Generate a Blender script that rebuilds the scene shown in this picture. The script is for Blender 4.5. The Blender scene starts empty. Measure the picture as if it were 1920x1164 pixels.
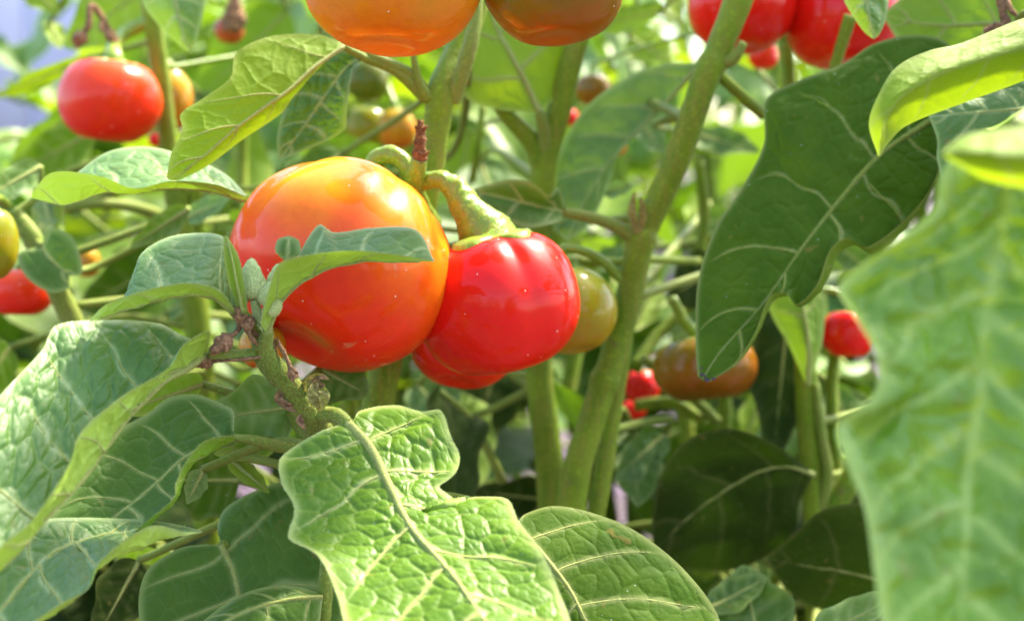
import bpy, math, random
import numpy as np
from mathutils import Vector, Matrix

random.seed(7)
rng = np.random.default_rng(11)
scn = bpy.context.scene
COL = scn.collection
R = math.radians

# ------------------------------------------------------------------ camera, sky, sun, exposure
CAM = np.array((0.0, 0.0, 0.48))
PITCH = R(-7.0)
LENS, SENSOR = 50.0, 36.0
cam_d = bpy.data.cameras.new("camera")
cam_d.lens = LENS
cam_d.sensor_width = SENSOR
cam_d.clip_start = 0.01
cam_d.clip_end = 500.0
cam_d.dof.use_dof = True
cam_d.dof.focus_distance = 0.348
cam_d.dof.aperture_fstop = 11.0
cam = bpy.data.objects.new("camera", cam_d)
COL.objects.link(cam)
cam.location = CAM
cam.rotation_euler = (R(90) + PITCH, 0, 0)
scn.camera = cam

SUN_EL, SUN_AZ = 54.0, 46.0          # azimuth clockwise from +Y (away from the camera) towards +X
w = bpy.data.worlds.new("World")
scn.world = w
w.use_nodes = True
nt = w.node_tree
bg = nt.nodes["Background"]
sky = nt.nodes.new("ShaderNodeTexSky")
sky.sky_type = 'NISHITA'
sky.sun_disc = False
sky.sun_elevation = R(SUN_EL)
sky.sun_rotation = R(SUN_AZ)
sky.air_density = 0.9
sky.dust_density = 2.0
sky.ozone_density = 0.5
nt.links.new(sky.outputs[0], bg.inputs[0])
bg.inputs[1].default_value = 0.105
sd = bpy.data.lights.new("sun", 'SUN')
sd.energy = 2.25
sd.angle = R(5.0)
sd.color = (1.0, 0.92, 0.76)
so = bpy.data.objects.new("sun", sd)
COL.objects.link(so)
so.rotation_euler = (R(90 - SUN_EL), 0, R(180 - SUN_AZ) + math.pi)
# aim explicitly: light travels along -Z of the lamp
sv = Vector((math.sin(R(SUN_AZ)) * math.cos(R(SUN_EL)), math.cos(R(SUN_AZ)) * math.cos(R(SUN_EL)), math.sin(R(SUN_EL))))
so.rotation_euler = sv.to_track_quat('Z', 'Y').to_euler()

scn.view_settings.view_transform = 'Standard'
scn.view_settings.look = 'None'
scn.view_settings.exposure = 2.9
scn.view_settings.gamma = 1.0
scn.view_settings.use_curve_mapping = False
scn.render.engine = 'CYCLES'
scn.cycles.use_denoising = True
scn.cycles.max_bounces = 10
scn.cycles.diffuse_bounces = 3
scn.cycles.transmission_bounces = 8
scn.cycles.sample_clamp_indirect = 8.0

# ------------------------------------------------------------------ measuring helpers
FWD = np.array((0.0, math.cos(PITCH), math.sin(PITCH)))
UP = np.array((0.0, -math.sin(PITCH), math.cos(PITCH)))
RT = np.array((1.0, 0.0, 0.0))
PXK = SENSOR / LENS / 1920.0

def px(d):                      # metres per photo pixel at a depth of d centimetres
    return d * 0.01 * PXK

def P(x, y, d):
    """a point of the garden: sighted at photo pixel x, y, d centimetres out from the lens"""
    dm = d * 0.01
    return CAM + FWD * dm + RT * ((x - 960.0) * PXK * dm) + UP * ((582.0 - y) * PXK * dm)

def cdir(v):                    # right, up, towards the viewer -> world
    a = RT * v[0] + UP * v[1] - FWD * v[2]
    return a / np.linalg.norm(a)

def catmull(pts, n=16):
    pts = np.asarray(pts, float)
    if len(pts) < 3:
        k = np.linspace(0, 1, n)[:, None]
        return pts[0] * (1 - k) + pts[-1] * k
    ext = np.vstack([2 * pts[0] - pts[1], pts, 2 * pts[-1] - pts[-2]])
    out = []
    tt = np.linspace(0, 1, n, endpoint=False)[:, None]
    for i in range(1, len(ext) - 2):
        p0, p1, p2, p3 = ext[i - 1], ext[i], ext[i + 1], ext[i + 2]
        # finite-difference tangents scaled to limit overshoot at close-set points
        d1, d0, d2 = np.linalg.norm(p2 - p1), np.linalg.norm(p1 - p0), np.linalg.norm(p3 - p2)
        m1 = (p2 - p0) / max(d0 + d1, 1e-9) * d1
        m2 = (p3 - p1) / max(d1 + d2, 1e-9) * d1
        h00 = 2 * tt**3 - 3 * tt**2 + 1; h10 = tt**3 - 2 * tt**2 + tt
        h01 = -2 * tt**3 + 3 * tt**2; h11 = tt**3 - tt**2
        out.append(h00 * p1 + h10 * m1 + h01 * p2 + h11 * m2)
    out.append(pts[-1][None])
    return np.vstack(out)

# ------------------------------------------------------------------ object helpers
def mesh_from(name, verts, faces, mat, smooth=True, attrs=None):
    me = bpy.data.meshes.new(name)
    verts = np.ascontiguousarray(verts, dtype=np.float32)
    faces = np.ascontiguousarray(faces, dtype=np.int32)
    me.vertices.add(len(verts))
    me.vertices.foreach_set("co", verts.ravel())
    k = faces.shape[1]
    me.loops.add(faces.size)
    me.loops.foreach_set("vertex_index", faces.ravel())
    me.polygons.add(len(faces))
    me.polygons.foreach_set("loop_start", np.arange(0, faces.size, k, dtype=np.int32))
    me.polygons.foreach_set("loop_total", np.full(len(faces), k, dtype=np.int32))
    if smooth:
        me.polygons.foreach_set("use_smooth", np.ones(len(faces), dtype=bool))
    for an, arr in (attrs or {}).items():
        a = me.attributes.new(an, 'FLOAT_COLOR', 'POINT')
        c = np.ones((len(verts), 4), np.float32)
        c[:, :arr.shape[1]] = arr
        a.data.foreach_set("color", c.ravel())
    me.materials.append(mat)
    me.update(calc_edges=True)
    me.validate()
    return me

ORIG = {}
def link(name, me, parent=None, origin=None):
    """link a mesh whose vertices were given in world space, origin moved to `origin`"""
    o = bpy.data.objects.new(name, me)
    COL.objects.link(o)
    org = np.zeros(3) if origin is None else np.asarray(origin, float)
    if origin is not None:
        me.transform(Matrix.Translation(Vector(-org)))
    ORIG[o.name] = org
    if parent is not None:
        o.parent = parent
        o.location = Vector(org - ORIG[parent.name])
    else:
        o.location = Vector(org)
    return o

def tag(o, label=None, cat=None, group=None, kind=None):
    if label: o["label"] = label
    if cat: o["category"] = cat
    if group: o["group"] = group
    if kind: o["kind"] = kind
    return o

def empty(name, loc, label, cat, group=None):
    o = bpy.data.objects.new(name, None)
    o.empty_display_size = 0.02
    COL.objects.link(o)
    o.location = Vector(loc)
    ORIG[o.name] = np.asarray(loc, float)
    return tag(o, label, cat, group)

def grid_faces(nu, nv, wrap=False):
    i = np.arange(nu - 1)[:, None]
    cols = nv if wrap else nv - 1
    j = np.arange(cols)[None, :]
    j2 = (j + 1) % nv
    a = i * nv + j; b = i * nv + j2; c = (i + 1) * nv + j2; d = (i + 1) * nv + j
    return np.stack([a, b, c, d], -1).reshape(-1, 4)

def vnoise(p, seed=0):
    """smooth value noise of an (n, 3) array"""
    p = np.asarray(p, float)
    i = np.floor(p).astype(np.int64); f = p - i
    f = f * f * (3 - 2 * f)
    def h(a, b, c):
        n = (a * 374761393 + b * 668265263 + c * 2147483647 + seed * 1274126177) & 0xffffffff
        n = ((n ^ (n >> 13)) * 1274126177) & 0xffffffff
        return ((n ^ (n >> 16)) & 0xffff) / 65535.0
    x, y, z = i[:, 0], i[:, 1], i[:, 2]
    fx, fy, fz = f[:, 0], f[:, 1], f[:, 2]
    def lx(b, c): return h(x, b, c) * (1 - fx) + h(x + 1, b, c) * fx
    def ly(c): return lx(y, c) * (1 - fy) + lx(y + 1, c) * fy
    return ly(z) * (1 - fz) + ly(z + 1) * fz

def tube_data(pts, radii, sides=14, n=14, bump=0.0, bscale=600.0, seed=0, squash=1.0, ridge=0.0):
    c = catmull(np.column_stack([pts, radii]), n)
    pos, rad = c[:, :3], c[:, 3]
    tan = np.gradient(pos, axis=0)
    tan /= np.linalg.norm(tan, axis=1)[:, None] + 1e-12
    ref = np.array((0.31, -0.9, 0.29))
    if abs(np.dot(ref, tan[len(tan) // 2])) > 0.9: ref = np.array((1.0, 0.1, 0.2))
    a = np.cross(tan, ref); a /= np.linalg.norm(a, axis=1)[:, None] + 1e-12
    b = np.cross(tan, a)
    ph = np.linspace(0, 2 * math.pi, sides, endpoint=False)
    ring = (np.cos(ph)[None, :, None] * a[:, None, :] + np.sin(ph)[None, :, None] * b[:, None, :] * squash)
    v = pos[:, None, :] + ring * rad[:, None, None]
    if ridge:
        along = np.linspace(0, 1, len(pos))[:, None]
        k = ridge * (np.sin(5 * ph[None, :] + 2.5 * along) + .6 * np.sin(9 * ph[None, :] - 3 * along + 1))
        v = v + ring * (rad[:, None] * k)[..., None]
    if bump:
        q = v.reshape(-1, 3)
        nz = vnoise(q * bscale, seed) * 0.6 + vnoise(q * bscale * 2.3, seed + 1) * 0.4
        v = v + ring * ((nz - 0.5) * 2 * bump * 1.0).reshape(v.shape[0], sides, 1)
    nu = len(pos)
    verts = np.vstack([v.reshape(-1, 3), pos[:1], pos[-1:]])
    f = grid_faces(nu, sides, True)
    k = nu * sides
    j = np.arange(sides); j2 = (j + 1) % sides
    cap0 = np.stack([np.full(sides, k), j2, j, j], -1)
    cap1 = np.stack([np.full(sides, k + 1), (nu - 1) * sides + j, (nu - 1) * sides + j2, (nu - 1) * sides + j2], -1)
    return verts, f, np.vstack([cap0[:, :3], cap1[:, :3]])

def tube(name, pts, radii, mat, parent=None, origin=None, **kw):
    v, q, t = tube_data(np.asarray(pts, float), np.asarray(radii, float), **kw)
    tri = np.vstack([np.column_stack([q[:, 0], q[:, 1], q[:, 2]]), np.column_stack([q[:, 0], q[:, 2], q[:, 3]]), t])
    me = mesh_from(name, v, tri, mat)
    return link(name, me, parent, pts[0] if origin is None else origin)

def ptube(name, pl, mat, parent=None, **kw):
    """tube through photo sightings (x, y, depth cm, width in photo px)"""
    pts = [P(a, b, c) for a, b, c, _ in pl]
    rad = [wd * 0.5 * px(c) for _, _, c, wd in pl]
    return tube(name, pts, rad, mat, parent, **kw)

# ------------------------------------------------------------------ materials
def new_mat(name):
    m = bpy.data.materials.new(name)
    m.use_nodes = True
    t = m.node_tree
    for n in list(t.nodes): t.nodes.remove(n)
    out = t.nodes.new("ShaderNodeOutputMaterial")
    return m, t, out

def N(t, kind, **kw):
    n = t.nodes.new(kind)
    for k, v in kw.items():
        setattr(n, k, v)
    return n

def mixc(t, fac, a, b, mode='MIX'):
    n = t.nodes.new("ShaderNodeMix"); n.data_type = 'RGBA'; n.blend_type = mode
    for sock, val in ((n.inputs[0], fac), (n.inputs[6], a), (n.inputs[7], b)):
        if isinstance(val, bpy.types.NodeSocket): t.links.new(val, sock)
        elif isinstance(val, (int, float)): sock.default_value = val
        else: sock.default_value = (*val, 1.0)
    return n.outputs[2]

def math_n(t, op, a, b=None, clamp=False):
    n = t.nodes.new("ShaderNodeMath"); n.operation = op; n.use_clamp = clamp
    for sock, val in ((n.inputs[0], a), (n.inputs[1], b)):
        if val is None: continue
        if isinstance(val, bpy.types.NodeSocket): t.links.new(val, sock)
        else: sock.default_value = val
    return n.outputs[0]

def ramp(t, fac, lo, hi):
    n = t.nodes.new("ShaderNodeMapRange")
    n.inputs[1].default_value = lo; n.inputs[2].default_value = hi
    t.links.new(fac, n.inputs[0])
    return n.outputs[0]

def leaf_material(name, dark, light, under, vein, trans, tcol, rough=0.42, spec=0.5, net=0.42, rot=0.0, sheen=0.0, bump=0.35):
    m, t, out = new_mat(name)
    L = t.links.new
    at = N(t, "ShaderNodeAttribute", attribute_name="blade")      # r vein, g net of small veins, b margin
    sep = N(t, "ShaderNodeSeparateColor"); L(at.outputs["Color"], sep.inputs[0])
    geo = N(t, "ShaderNodeNewGeometry")
    tc = N(t, "ShaderNodeTexCoord")
    n1 = N(t, "ShaderNodeTexNoise"); n1.inputs["Scale"].default_value = 90; n1.inputs["Detail"].default_value = 5
    n2 = N(t, "ShaderNodeTexNoise"); n2.inputs["Scale"].default_value = 900; n2.inputs["Detail"].default_value = 3
    L(tc.outputs["Object"], n1.inputs["Vector"]); L(tc.outputs["Object"], n2.inputs["Vector"])
    c = mixc(t, ramp(t, n1.outputs[0], 0.35, 0.68), dark, light)
    g2 = ramp(t, n2.outputs[0], 0.3, 0.75)
    c = mixc(t, math_n(t, 'MULTIPLY', g2, 0.35), c, light)
    c = mixc(t, math_n(t, 'MULTIPLY', sep.outputs[1], net), c, [0.55 * a + 0.45 * b for a, b in zip(light, vein)])
    c = mixc(t, math_n(t, 'MULTIPLY', sep.outputs[0], 0.95), c, vein)
    c = mixc(t, math_n(t, 'MULTIPLY', sep.outputs[2], 0.95), c, [0.75 * a + 0.25 * b for a, b in zip(vein, light)])
    vd = N(t, "ShaderNodeTexVoronoi"); vd.inputs["Scale"].default_value = 420
    L(tc.outputs["Object"], vd.inputs["Vector"])
    c = mixc(t, math_n(t, 'MULTIPLY', math_n(t, 'MULTIPLY', math_n(t, 'LESS_THAN', vd.outputs["Distance"], 0.09), math_n(t, 'GREATER_THAN', n1.outputs[0], 0.54)), 0.5), c, (0.45, 0.5, 0.4))
    # spots of age and damage
    n3 = N(t, "ShaderNodeTexNoise"); n3.inputs["Scale"].default_value = 230; n3.inputs["Detail"].default_value = 4
    L(tc.outputs["Object"], n3.inputs["Vector"])
    c = mixc(t, math_n(t, 'MULTIPLY', ramp(t, n3.outputs[0], 0.665, 0.73), 0.45), c, (0.25, 0.16, 0.04))
    u = mixc(t, ramp(t, n1.outputs[0], 0.3, 0.7), under, [x * 1.2 for x in under])
    u = mixc(t, math_n(t, 'MULTIPLY', sep.outputs[0], 0.8), u, [0.5 * a + 0.5 * b for a, b in zip(vein, under)])
    u = mixc(t, math_n(t, 'MULTIPLY', sep.outputs[2], 0.6), u, vein)
    col = mixc(t, geo.outputs["Backfacing"], c, u)
    bs = N(t, "ShaderNodeBsdfPrincipled")
    L(col, bs.inputs["Base Color"])
    r_ = mixc(t, geo.outputs["Backfacing"], (rough,) * 3, (0.65,) * 3)
    rr = math_n(t, 'ADD', r_, math_n(t, 'MULTIPLY', math_n(t, 'SUBTRACT', n2.outputs[0], 0.5), 0.25))
    L(rr, bs.inputs["Roughness"])
    bs.inputs["Specular IOR Level"].default_value = spec
    bs.inputs["Sheen Weight"].default_value = sheen
    bs.inputs["Sheen Roughness"].default_value = 0.5
    bs.inputs["Sheen Tint"].default_value = (0.9, 1.0, 0.85, 1)
    bp = N(t, "ShaderNodeBump"); bp.inputs["Strength"].default_value = bump; bp.inputs["Distance"].default_value = 0.0004
    hsum = math_n(t, 'ADD', math_n(t, 'MULTIPLY', n2.outputs[0], 0.7), math_n(t, 'MULTIPLY', sep.outputs[1], -0.5))
    L(hsum, bp.inputs["Height"]); L(bp.outputs[0], bs.inputs["Normal"])
    tr = N(t, "ShaderNodeBsdfTranslucent")
    tmix = mixc(t, math_n(t, 'MULTIPLY', sep.outputs[0], 0.7), tcol, [0.75 * x for x in vein])
    tmix = mixc(t, math_n(t, 'MULTIPLY', ramp(t, n1.outputs[0], 0.3, 0.7), 0.3), tmix, [x * 0.7 for x in tcol])
    L(tmix, tr.inputs[0])
    mx = N(t, "ShaderNodeMixShader"); mx.inputs[0].default_value = trans
    L(bs.outputs[0], mx.inputs[1]); L(tr.outputs[0], mx.inputs[2])
    L(mx.outputs[0], out.inputs[0])
    return m

LF = {
 'fresh': leaf_material("fresh leaf", (0.070, 0.160, 0.007), (0.118, 0.228, 0.011), (0.17, 0.28, 0.022), (0.48, 0.54, 0.17), 0.28, (0.21, 0.38, 0.005), rough=0.45, spec=0.30, net=0.34),
 'broad': leaf_material("broad blistered leaf", (0.085, 0.185, 0.006), (0.165, 0.300, 0.012), (0.26, 0.38, 0.03), (0.52, 0.62, 0.14), 0.10, (0.25, 0.43, 0.006), rough=0.34, spec=0.45, net=0.10),
 'green': leaf_material("mature leaf", (0.048, 0.112, 0.009), (0.082, 0.165, 0.015), (0.17, 0.29, 0.018), (0.30, 0.36, 0.11), 0.20, (0.14, 0.29, 0.004), rough=0.52, spec=0.28, net=0.26),
 'blue':  leaf_material("velvety leaf", (0.064, 0.148, 0.022), (0.108, 0.212, 0.034), (0.32, 0.45, 0.05), (0.38, 0.47, 0.17), 0.22, (0.22, 0.38, 0.008), rough=0.50, spec=0.48, sheen=0.02, net=0.30),
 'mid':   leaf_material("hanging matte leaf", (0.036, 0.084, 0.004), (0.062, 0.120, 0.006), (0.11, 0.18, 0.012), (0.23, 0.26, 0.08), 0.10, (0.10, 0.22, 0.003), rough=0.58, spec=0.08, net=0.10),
 'dull':  leaf_material("shade-darkened matte leaf", (0.015, 0.034, 0.003), (0.027, 0.050, 0.005), (0.05, 0.08, 0.006), (0.12, 0.13, 0.04), 0.08, (0.05, 0.12, 0.002), rough=0.6, spec=0.08, net=0.14),  # leaf colour darkened to stand in for deep shade in the foliage
 'lime':  leaf_material("young lime leaf", (0.09, 0.17, 0.005), (0.125, 0.22, 0.007), (0.17, 0.26, 0.010), (0.38, 0.43, 0.11), 0.38, (0.33, 0.47, 0.004), rough=0.45, spec=0.3, net=0.3),
}

def stem_material(name, c1, c2, c3, rough=0.55, bump=0.4, scale=900, sheen=0.03, streak=True, scars=False):
    m, t, out = new_mat(name)
    L = t.links.new
    tc = N(t, "ShaderNodeTexCoord")
    n1 = N(t, "ShaderNodeTexNoise"); n1.inputs["Scale"].default_value = 60; n1.inputs["Detail"].default_value = 5
    n2 = N(t, "ShaderNodeTexNoise"); n2.inputs["Scale"].default_value = scale; n2.inputs["Detail"].default_value = 4
    mp = N(t, "ShaderNodeMapping"); mp.inputs["Scale"].default_value = (1, 1, 0.12 if streak else 1)
    L(tc.outputs["Object"], n1.inputs["Vector"]); L(tc.outputs["Object"], mp.inputs[0]); L(mp.outputs[0], n2.inputs["Vector"])
    n3 = N(t, "ShaderNodeTexNoise"); n3.inputs["Scale"].default_value = scale * 1.6; n3.inputs["Detail"].default_value = 2
    L(tc.outputs["Object"], n3.inputs["Vector"])
    c = mixc(t, ramp(t, n1.outputs[0], 0.35, 0.65), c1, c2)
    c = mixc(t, math_n(t, 'MULTIPLY', ramp(t, n2.outputs[0], 0.42, 0.64), 0.75), c, c3)
    c = mixc(t, math_n(t, 'MULTIPLY', ramp(t, n3.outputs[0], 0.55, 0.7), 0.5), c, [min(1, x * 1.7) for x in c2])
    if scars:
        n6 = N(t, "ShaderNodeTexNoise"); n6.inputs["Scale"].default_value = 170; n6.inputs["Detail"].default_value = 6; n6.inputs["Roughness"].default_value = .7
        L(tc.outputs["Object"], n6.inputs["Vector"])
        c = mixc(t, math_n(t, 'MULTIPLY', ramp(t, n6.outputs[0], 0.58, 0.70), 0.55), c, (0.14, 0.095, 0.035))
    bs = N(t, "ShaderNodeBsdfPrincipled")
    L(c, bs.inputs["Base Color"])
    bs.inputs["Roughness"].default_value = rough
    bs.inputs["Specular IOR Level"].default_value = 0.4 if rough < .4 else 0.15
    bs.inputs["Sheen Weight"].default_value = sheen
    bs.inputs["Subsurface Weight"].default_value = 0.12
    bs.inputs["Subsurface Radius"].default_value = (0.6, 1.0, 0.2)
    bs.inputs["Subsurface Scale"].default_value = 0.002
    bp = N(t, "ShaderNodeBump"); bp.inputs["Strength"].default_value = bump; bp.inputs["Distance"].default_value = 0.0005
    L(n3.outputs[0], bp.inputs["Height"]); L(bp.outputs[0], bs.inputs["Normal"])
    L(bs.outputs[0], out.inputs[0])
    return m

ST = {
 'stem':  stem_material("green stem", (0.105, 0.175, 0.006), (0.170, 0.250, 0.010), (0.200, 0.205, 0.020), scars=True, scale=520),
 'scurf': stem_material("scurfy shoot", (0.1182, 0.1728, 0.0192), (0.1859, 0.2419, 0.0301), (0.1437, 0.0950, 0.0155), rough=0.75, bump=0.9, scale=1500, sheen=0.06, streak=False),
 'pale':  stem_material("pale leaf stalk", (0.1373, 0.1944, 0.0203), (0.1901, 0.2430, 0.0338), (0.2006, 0.1998, 0.0375), sheen=0.04),
 'rib':   stem_material("pale midrib", (0.2746, 0.3078, 0.0743), (0.3274, 0.3564, 0.1013), (0.2851, 0.2700, 0.0743), rough=0.6, bump=0.5, scale=1500, sheen=0.03),
 'stalk': stem_material("fruit stalk", (0.13, 0.23, 0.012), (0.21, 0.32, 0.022), (0.22, 0.22, 0.02), rough=0.36, bump=0.4, scale=700, sheen=0.0, streak=False),
 'dry':   stem_material("withered flower", (0.1672, 0.0842, 0.0378), (0.3511, 0.1836, 0.0893), (0.0836, 0.0428, 0.0231), rough=0.85, bump=1.0, scale=700, sheen=0.02, streak=False),
 'drypale': stem_material("papery withered flower", (0.2366, 0.1890, 0.0486), (0.3252, 0.2797, 0.0774), (0.1627, 0.1134, 0.0288), rough=0.85, bump=0.8, scale=900, sheen=0.02, streak=False),
 'stub':  stem_material("corky brown stub", (0.1511, 0.0518, 0.0149), (0.2471, 0.1102, 0.0372), (0.0824, 0.0324, 0.0107), rough=0.8, bump=1.0, scale=1200, streak=False),
 'bud':   stem_material("downy bud", (0.4466, 0.5141, 0.1608), (0.6699, 0.7106, 0.2846), (0.3190, 0.3931, 0.1114), rough=0.8, bump=0.9, scale=2200, sheen=0.12, streak=False),
}

def fruit_material():
    m, t, out = new_mat("waxy fruit skin")
    L = t.links.new
    at = N(t, "ShaderNodeAttribute", attribute_name="skin")
    tc = N(t, "ShaderNodeTexCoord")
    n1 = N(t, "ShaderNodeTexNoise"); n1.inputs["Scale"].default_value = 130; n1.inputs["Detail"].default_value = 4
    L(tc.outputs["Object"], n1.inputs["Vector"])
    c = mixc(t, math_n(t, 'MULTIPLY', ramp(t, n1.outputs[0], 0.35, 0.7), 0.05), at.outputs["Color"], (0.90, 0.20, 0.008), 'MIX')
    vo = N(t, "ShaderNodeTexVoronoi"); vo.inputs["Scale"].default_value = 330
    L(tc.outputs["Object"], vo.inputs["Vector"])
    n4 = N(t, "ShaderNodeTexNoise"); n4.inputs["Scale"].default_value = 120
    L(tc.outputs["Object"], n4.inputs["Vector"])
    spk = math_n(t, 'MULTIPLY', math_n(t, 'LESS_THAN', vo.outputs["Distance"], 0.078), math_n(t, 'GREATER_THAN', n4.outputs[0], 0.52))
    c = mixc(t, math_n(t, 'MULTIPLY', spk, 0.75), c, (0.95, 0.75, 0.6))
    sn = N(t, "ShaderNodeTexNoise"); sn.inputs["Scale"].default_value = 420; sn.inputs["Detail"].default_value = 5; sn.inputs["Roughness"].default_value = .75
    L(tc.outputs["Object"], sn.inputs["Vector"])
    c = mixc(t, math_n(t, 'MULTIPLY', ramp(t, sn.outputs[0], 0.42, 0.66), 0.16), c, (0.45, 0.02, 0.004), 'MIX')
    ln = N(t, "ShaderNodeTexNoise"); ln.inputs["Scale"].default_value = 95; ln.inputs["Detail"].default_value = 7; ln.inputs["Distortion"].default_value = 1.2
    L(tc.outputs["Object"], ln.inputs["Vector"])
    c = mixc(t, math_n(t, 'MULTIPLY', ramp(t, ln.outputs[0], 0.69, 0.73), 0.5), c, (0.62, 0.36, 0.16))
    bs = N(t, "ShaderNodeBsdfPrincipled")
    L(c, bs.inputs["Base Color"])
    bs.inputs["Roughness"].default_value = 0.34
    bs.inputs["Specular IOR Level"].default_value = 0.06
    bs.inputs["Coat Weight"].default_value = 0.4
    bs.inputs["Coat Roughness"].default_value = 0.08
    bs.inputs["Subsurface Weight"].default_value = 0.05
    bs.inputs["Subsurface Radius"].default_value = (1.0, 0.25, 0.12)
    bs.inputs["Subsurface Scale"].default_value = 0.004
    n5 = N(t, "ShaderNodeTexNoise"); n5.inputs["Scale"].default_value = 55; n5.inputs["Detail"].default_value = 3
    L(tc.outputs["Object"], n5.inputs["Vector"])
    bp = N(t, "ShaderNodeBump"); bp.inputs["Strength"].default_value = 0.5; bp.inputs["Distance"].default_value = 0.0006
    L(math_n(t, 'ADD', n5.outputs[0], math_n(t, 'MULTIPLY', sn.outputs[0], 0.05)), bp.inputs["Height"])
    L(bp.outputs[0], bs.inputs["Normal"]); L(bp.outputs[0], bs.inputs["Coat Normal"])
    L(bs.outputs[0], out.inputs[0])
    return m
SKIN = fruit_material()

# ------------------------------------------------------------------ leaves
PLANTC = {}
def string(pts, rows, raw=False):
    """one lengthwise line of a blade: sightings (x, y, depth[, t]) -> points at even t"""
    ts = [None] * len(pts)
    for i, p in enumerate(pts):
        if len(p) > 3: ts[i] = p[3]
    ts[0], ts[-1] = 0.0, 1.0
    w3 = np.array([P(*p[:3]) for p in pts])
    seg = np.r_[0, np.cumsum(np.linalg.norm(np.diff(w3, axis=0), axis=1) + 1e-7)]
    known = [i for i, v in enumerate(ts) if v is not None]
    tv = np.interp(seg, seg[known], [ts[i] for i in known])
    n = 16
    c = catmull(w3, n)
    if len(pts) < 3:
        tc = np.linspace(tv[0], tv[-1], len(c))
    else:
        tc = np.interp(np.arange(len(c)) / n, np.arange(len(pts)), tv)
    return np.column_stack([np.interp(rows, tc, c[:, k]) for k in range(3)])

def voronoi_net(x, y, cell, seed):
    gx, gy = x / cell, y / cell
    ix, iy = np.floor(gx), np.floor(gy)
    f1 = np.full(x.shape, 9.0); f2 = np.full(x.shape, 9.0)
    for dx in (-1, 0, 1):
        for dy in (-1, 0, 1):
            cx, cy = ix + dx, iy + dy
            h = np.sin(cx * 127.1 + cy * 311.7 + seed * 17.3) * 43758.5453
            k = np.sin(cx * 269.5 + cy * 183.3 + seed * 29.1) * 43758.5453
            jx, jy = cx + 0.5 + 0.8 * ((h - np.floor(h)) - .5), cy + 0.5 + 0.8 * ((k - np.floor(k)) - .5)
            d = np.hypot(gx - jx, gy - jy)
            f2 = np.minimum(f2, np.maximum(f1, d)); f1 = np.minimum(f1, d)
    return f2 - f1

def fuzz(parent, pts, dirs, length, wid, mat, seed=0):
    """fine down: one sliver of a triangle per hair"""
    r_ = np.random.default_rng(seed)
    n = len(pts)
    d = dirs + r_.normal(size=(n, 3)) * 0.45
    d /= np.linalg.norm(d, axis=1)[:, None] + 1e-9
    vw = CAM - pts; vw /= np.linalg.norm(vw, axis=1)[:, None]
    s_ = np.cross(d, vw); s_ /= np.linalg.norm(s_, axis=1)[:, None] + 1e-9
    ln = length * r_.uniform(.5, 1.3, n)[:, None]
    V = np.stack([pts - s_ * wid, pts + s_ * wid, pts + d * ln + r_.normal(size=(n, 3)) * length * .12], 1).reshape(-1, 3)
    o = link("down", mesh_from("down", V, np.arange(3 * n).reshape(n, 3), mat, smooth=False), parent, pts[0])
    o["kind"] = "stuff"
    return o

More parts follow.
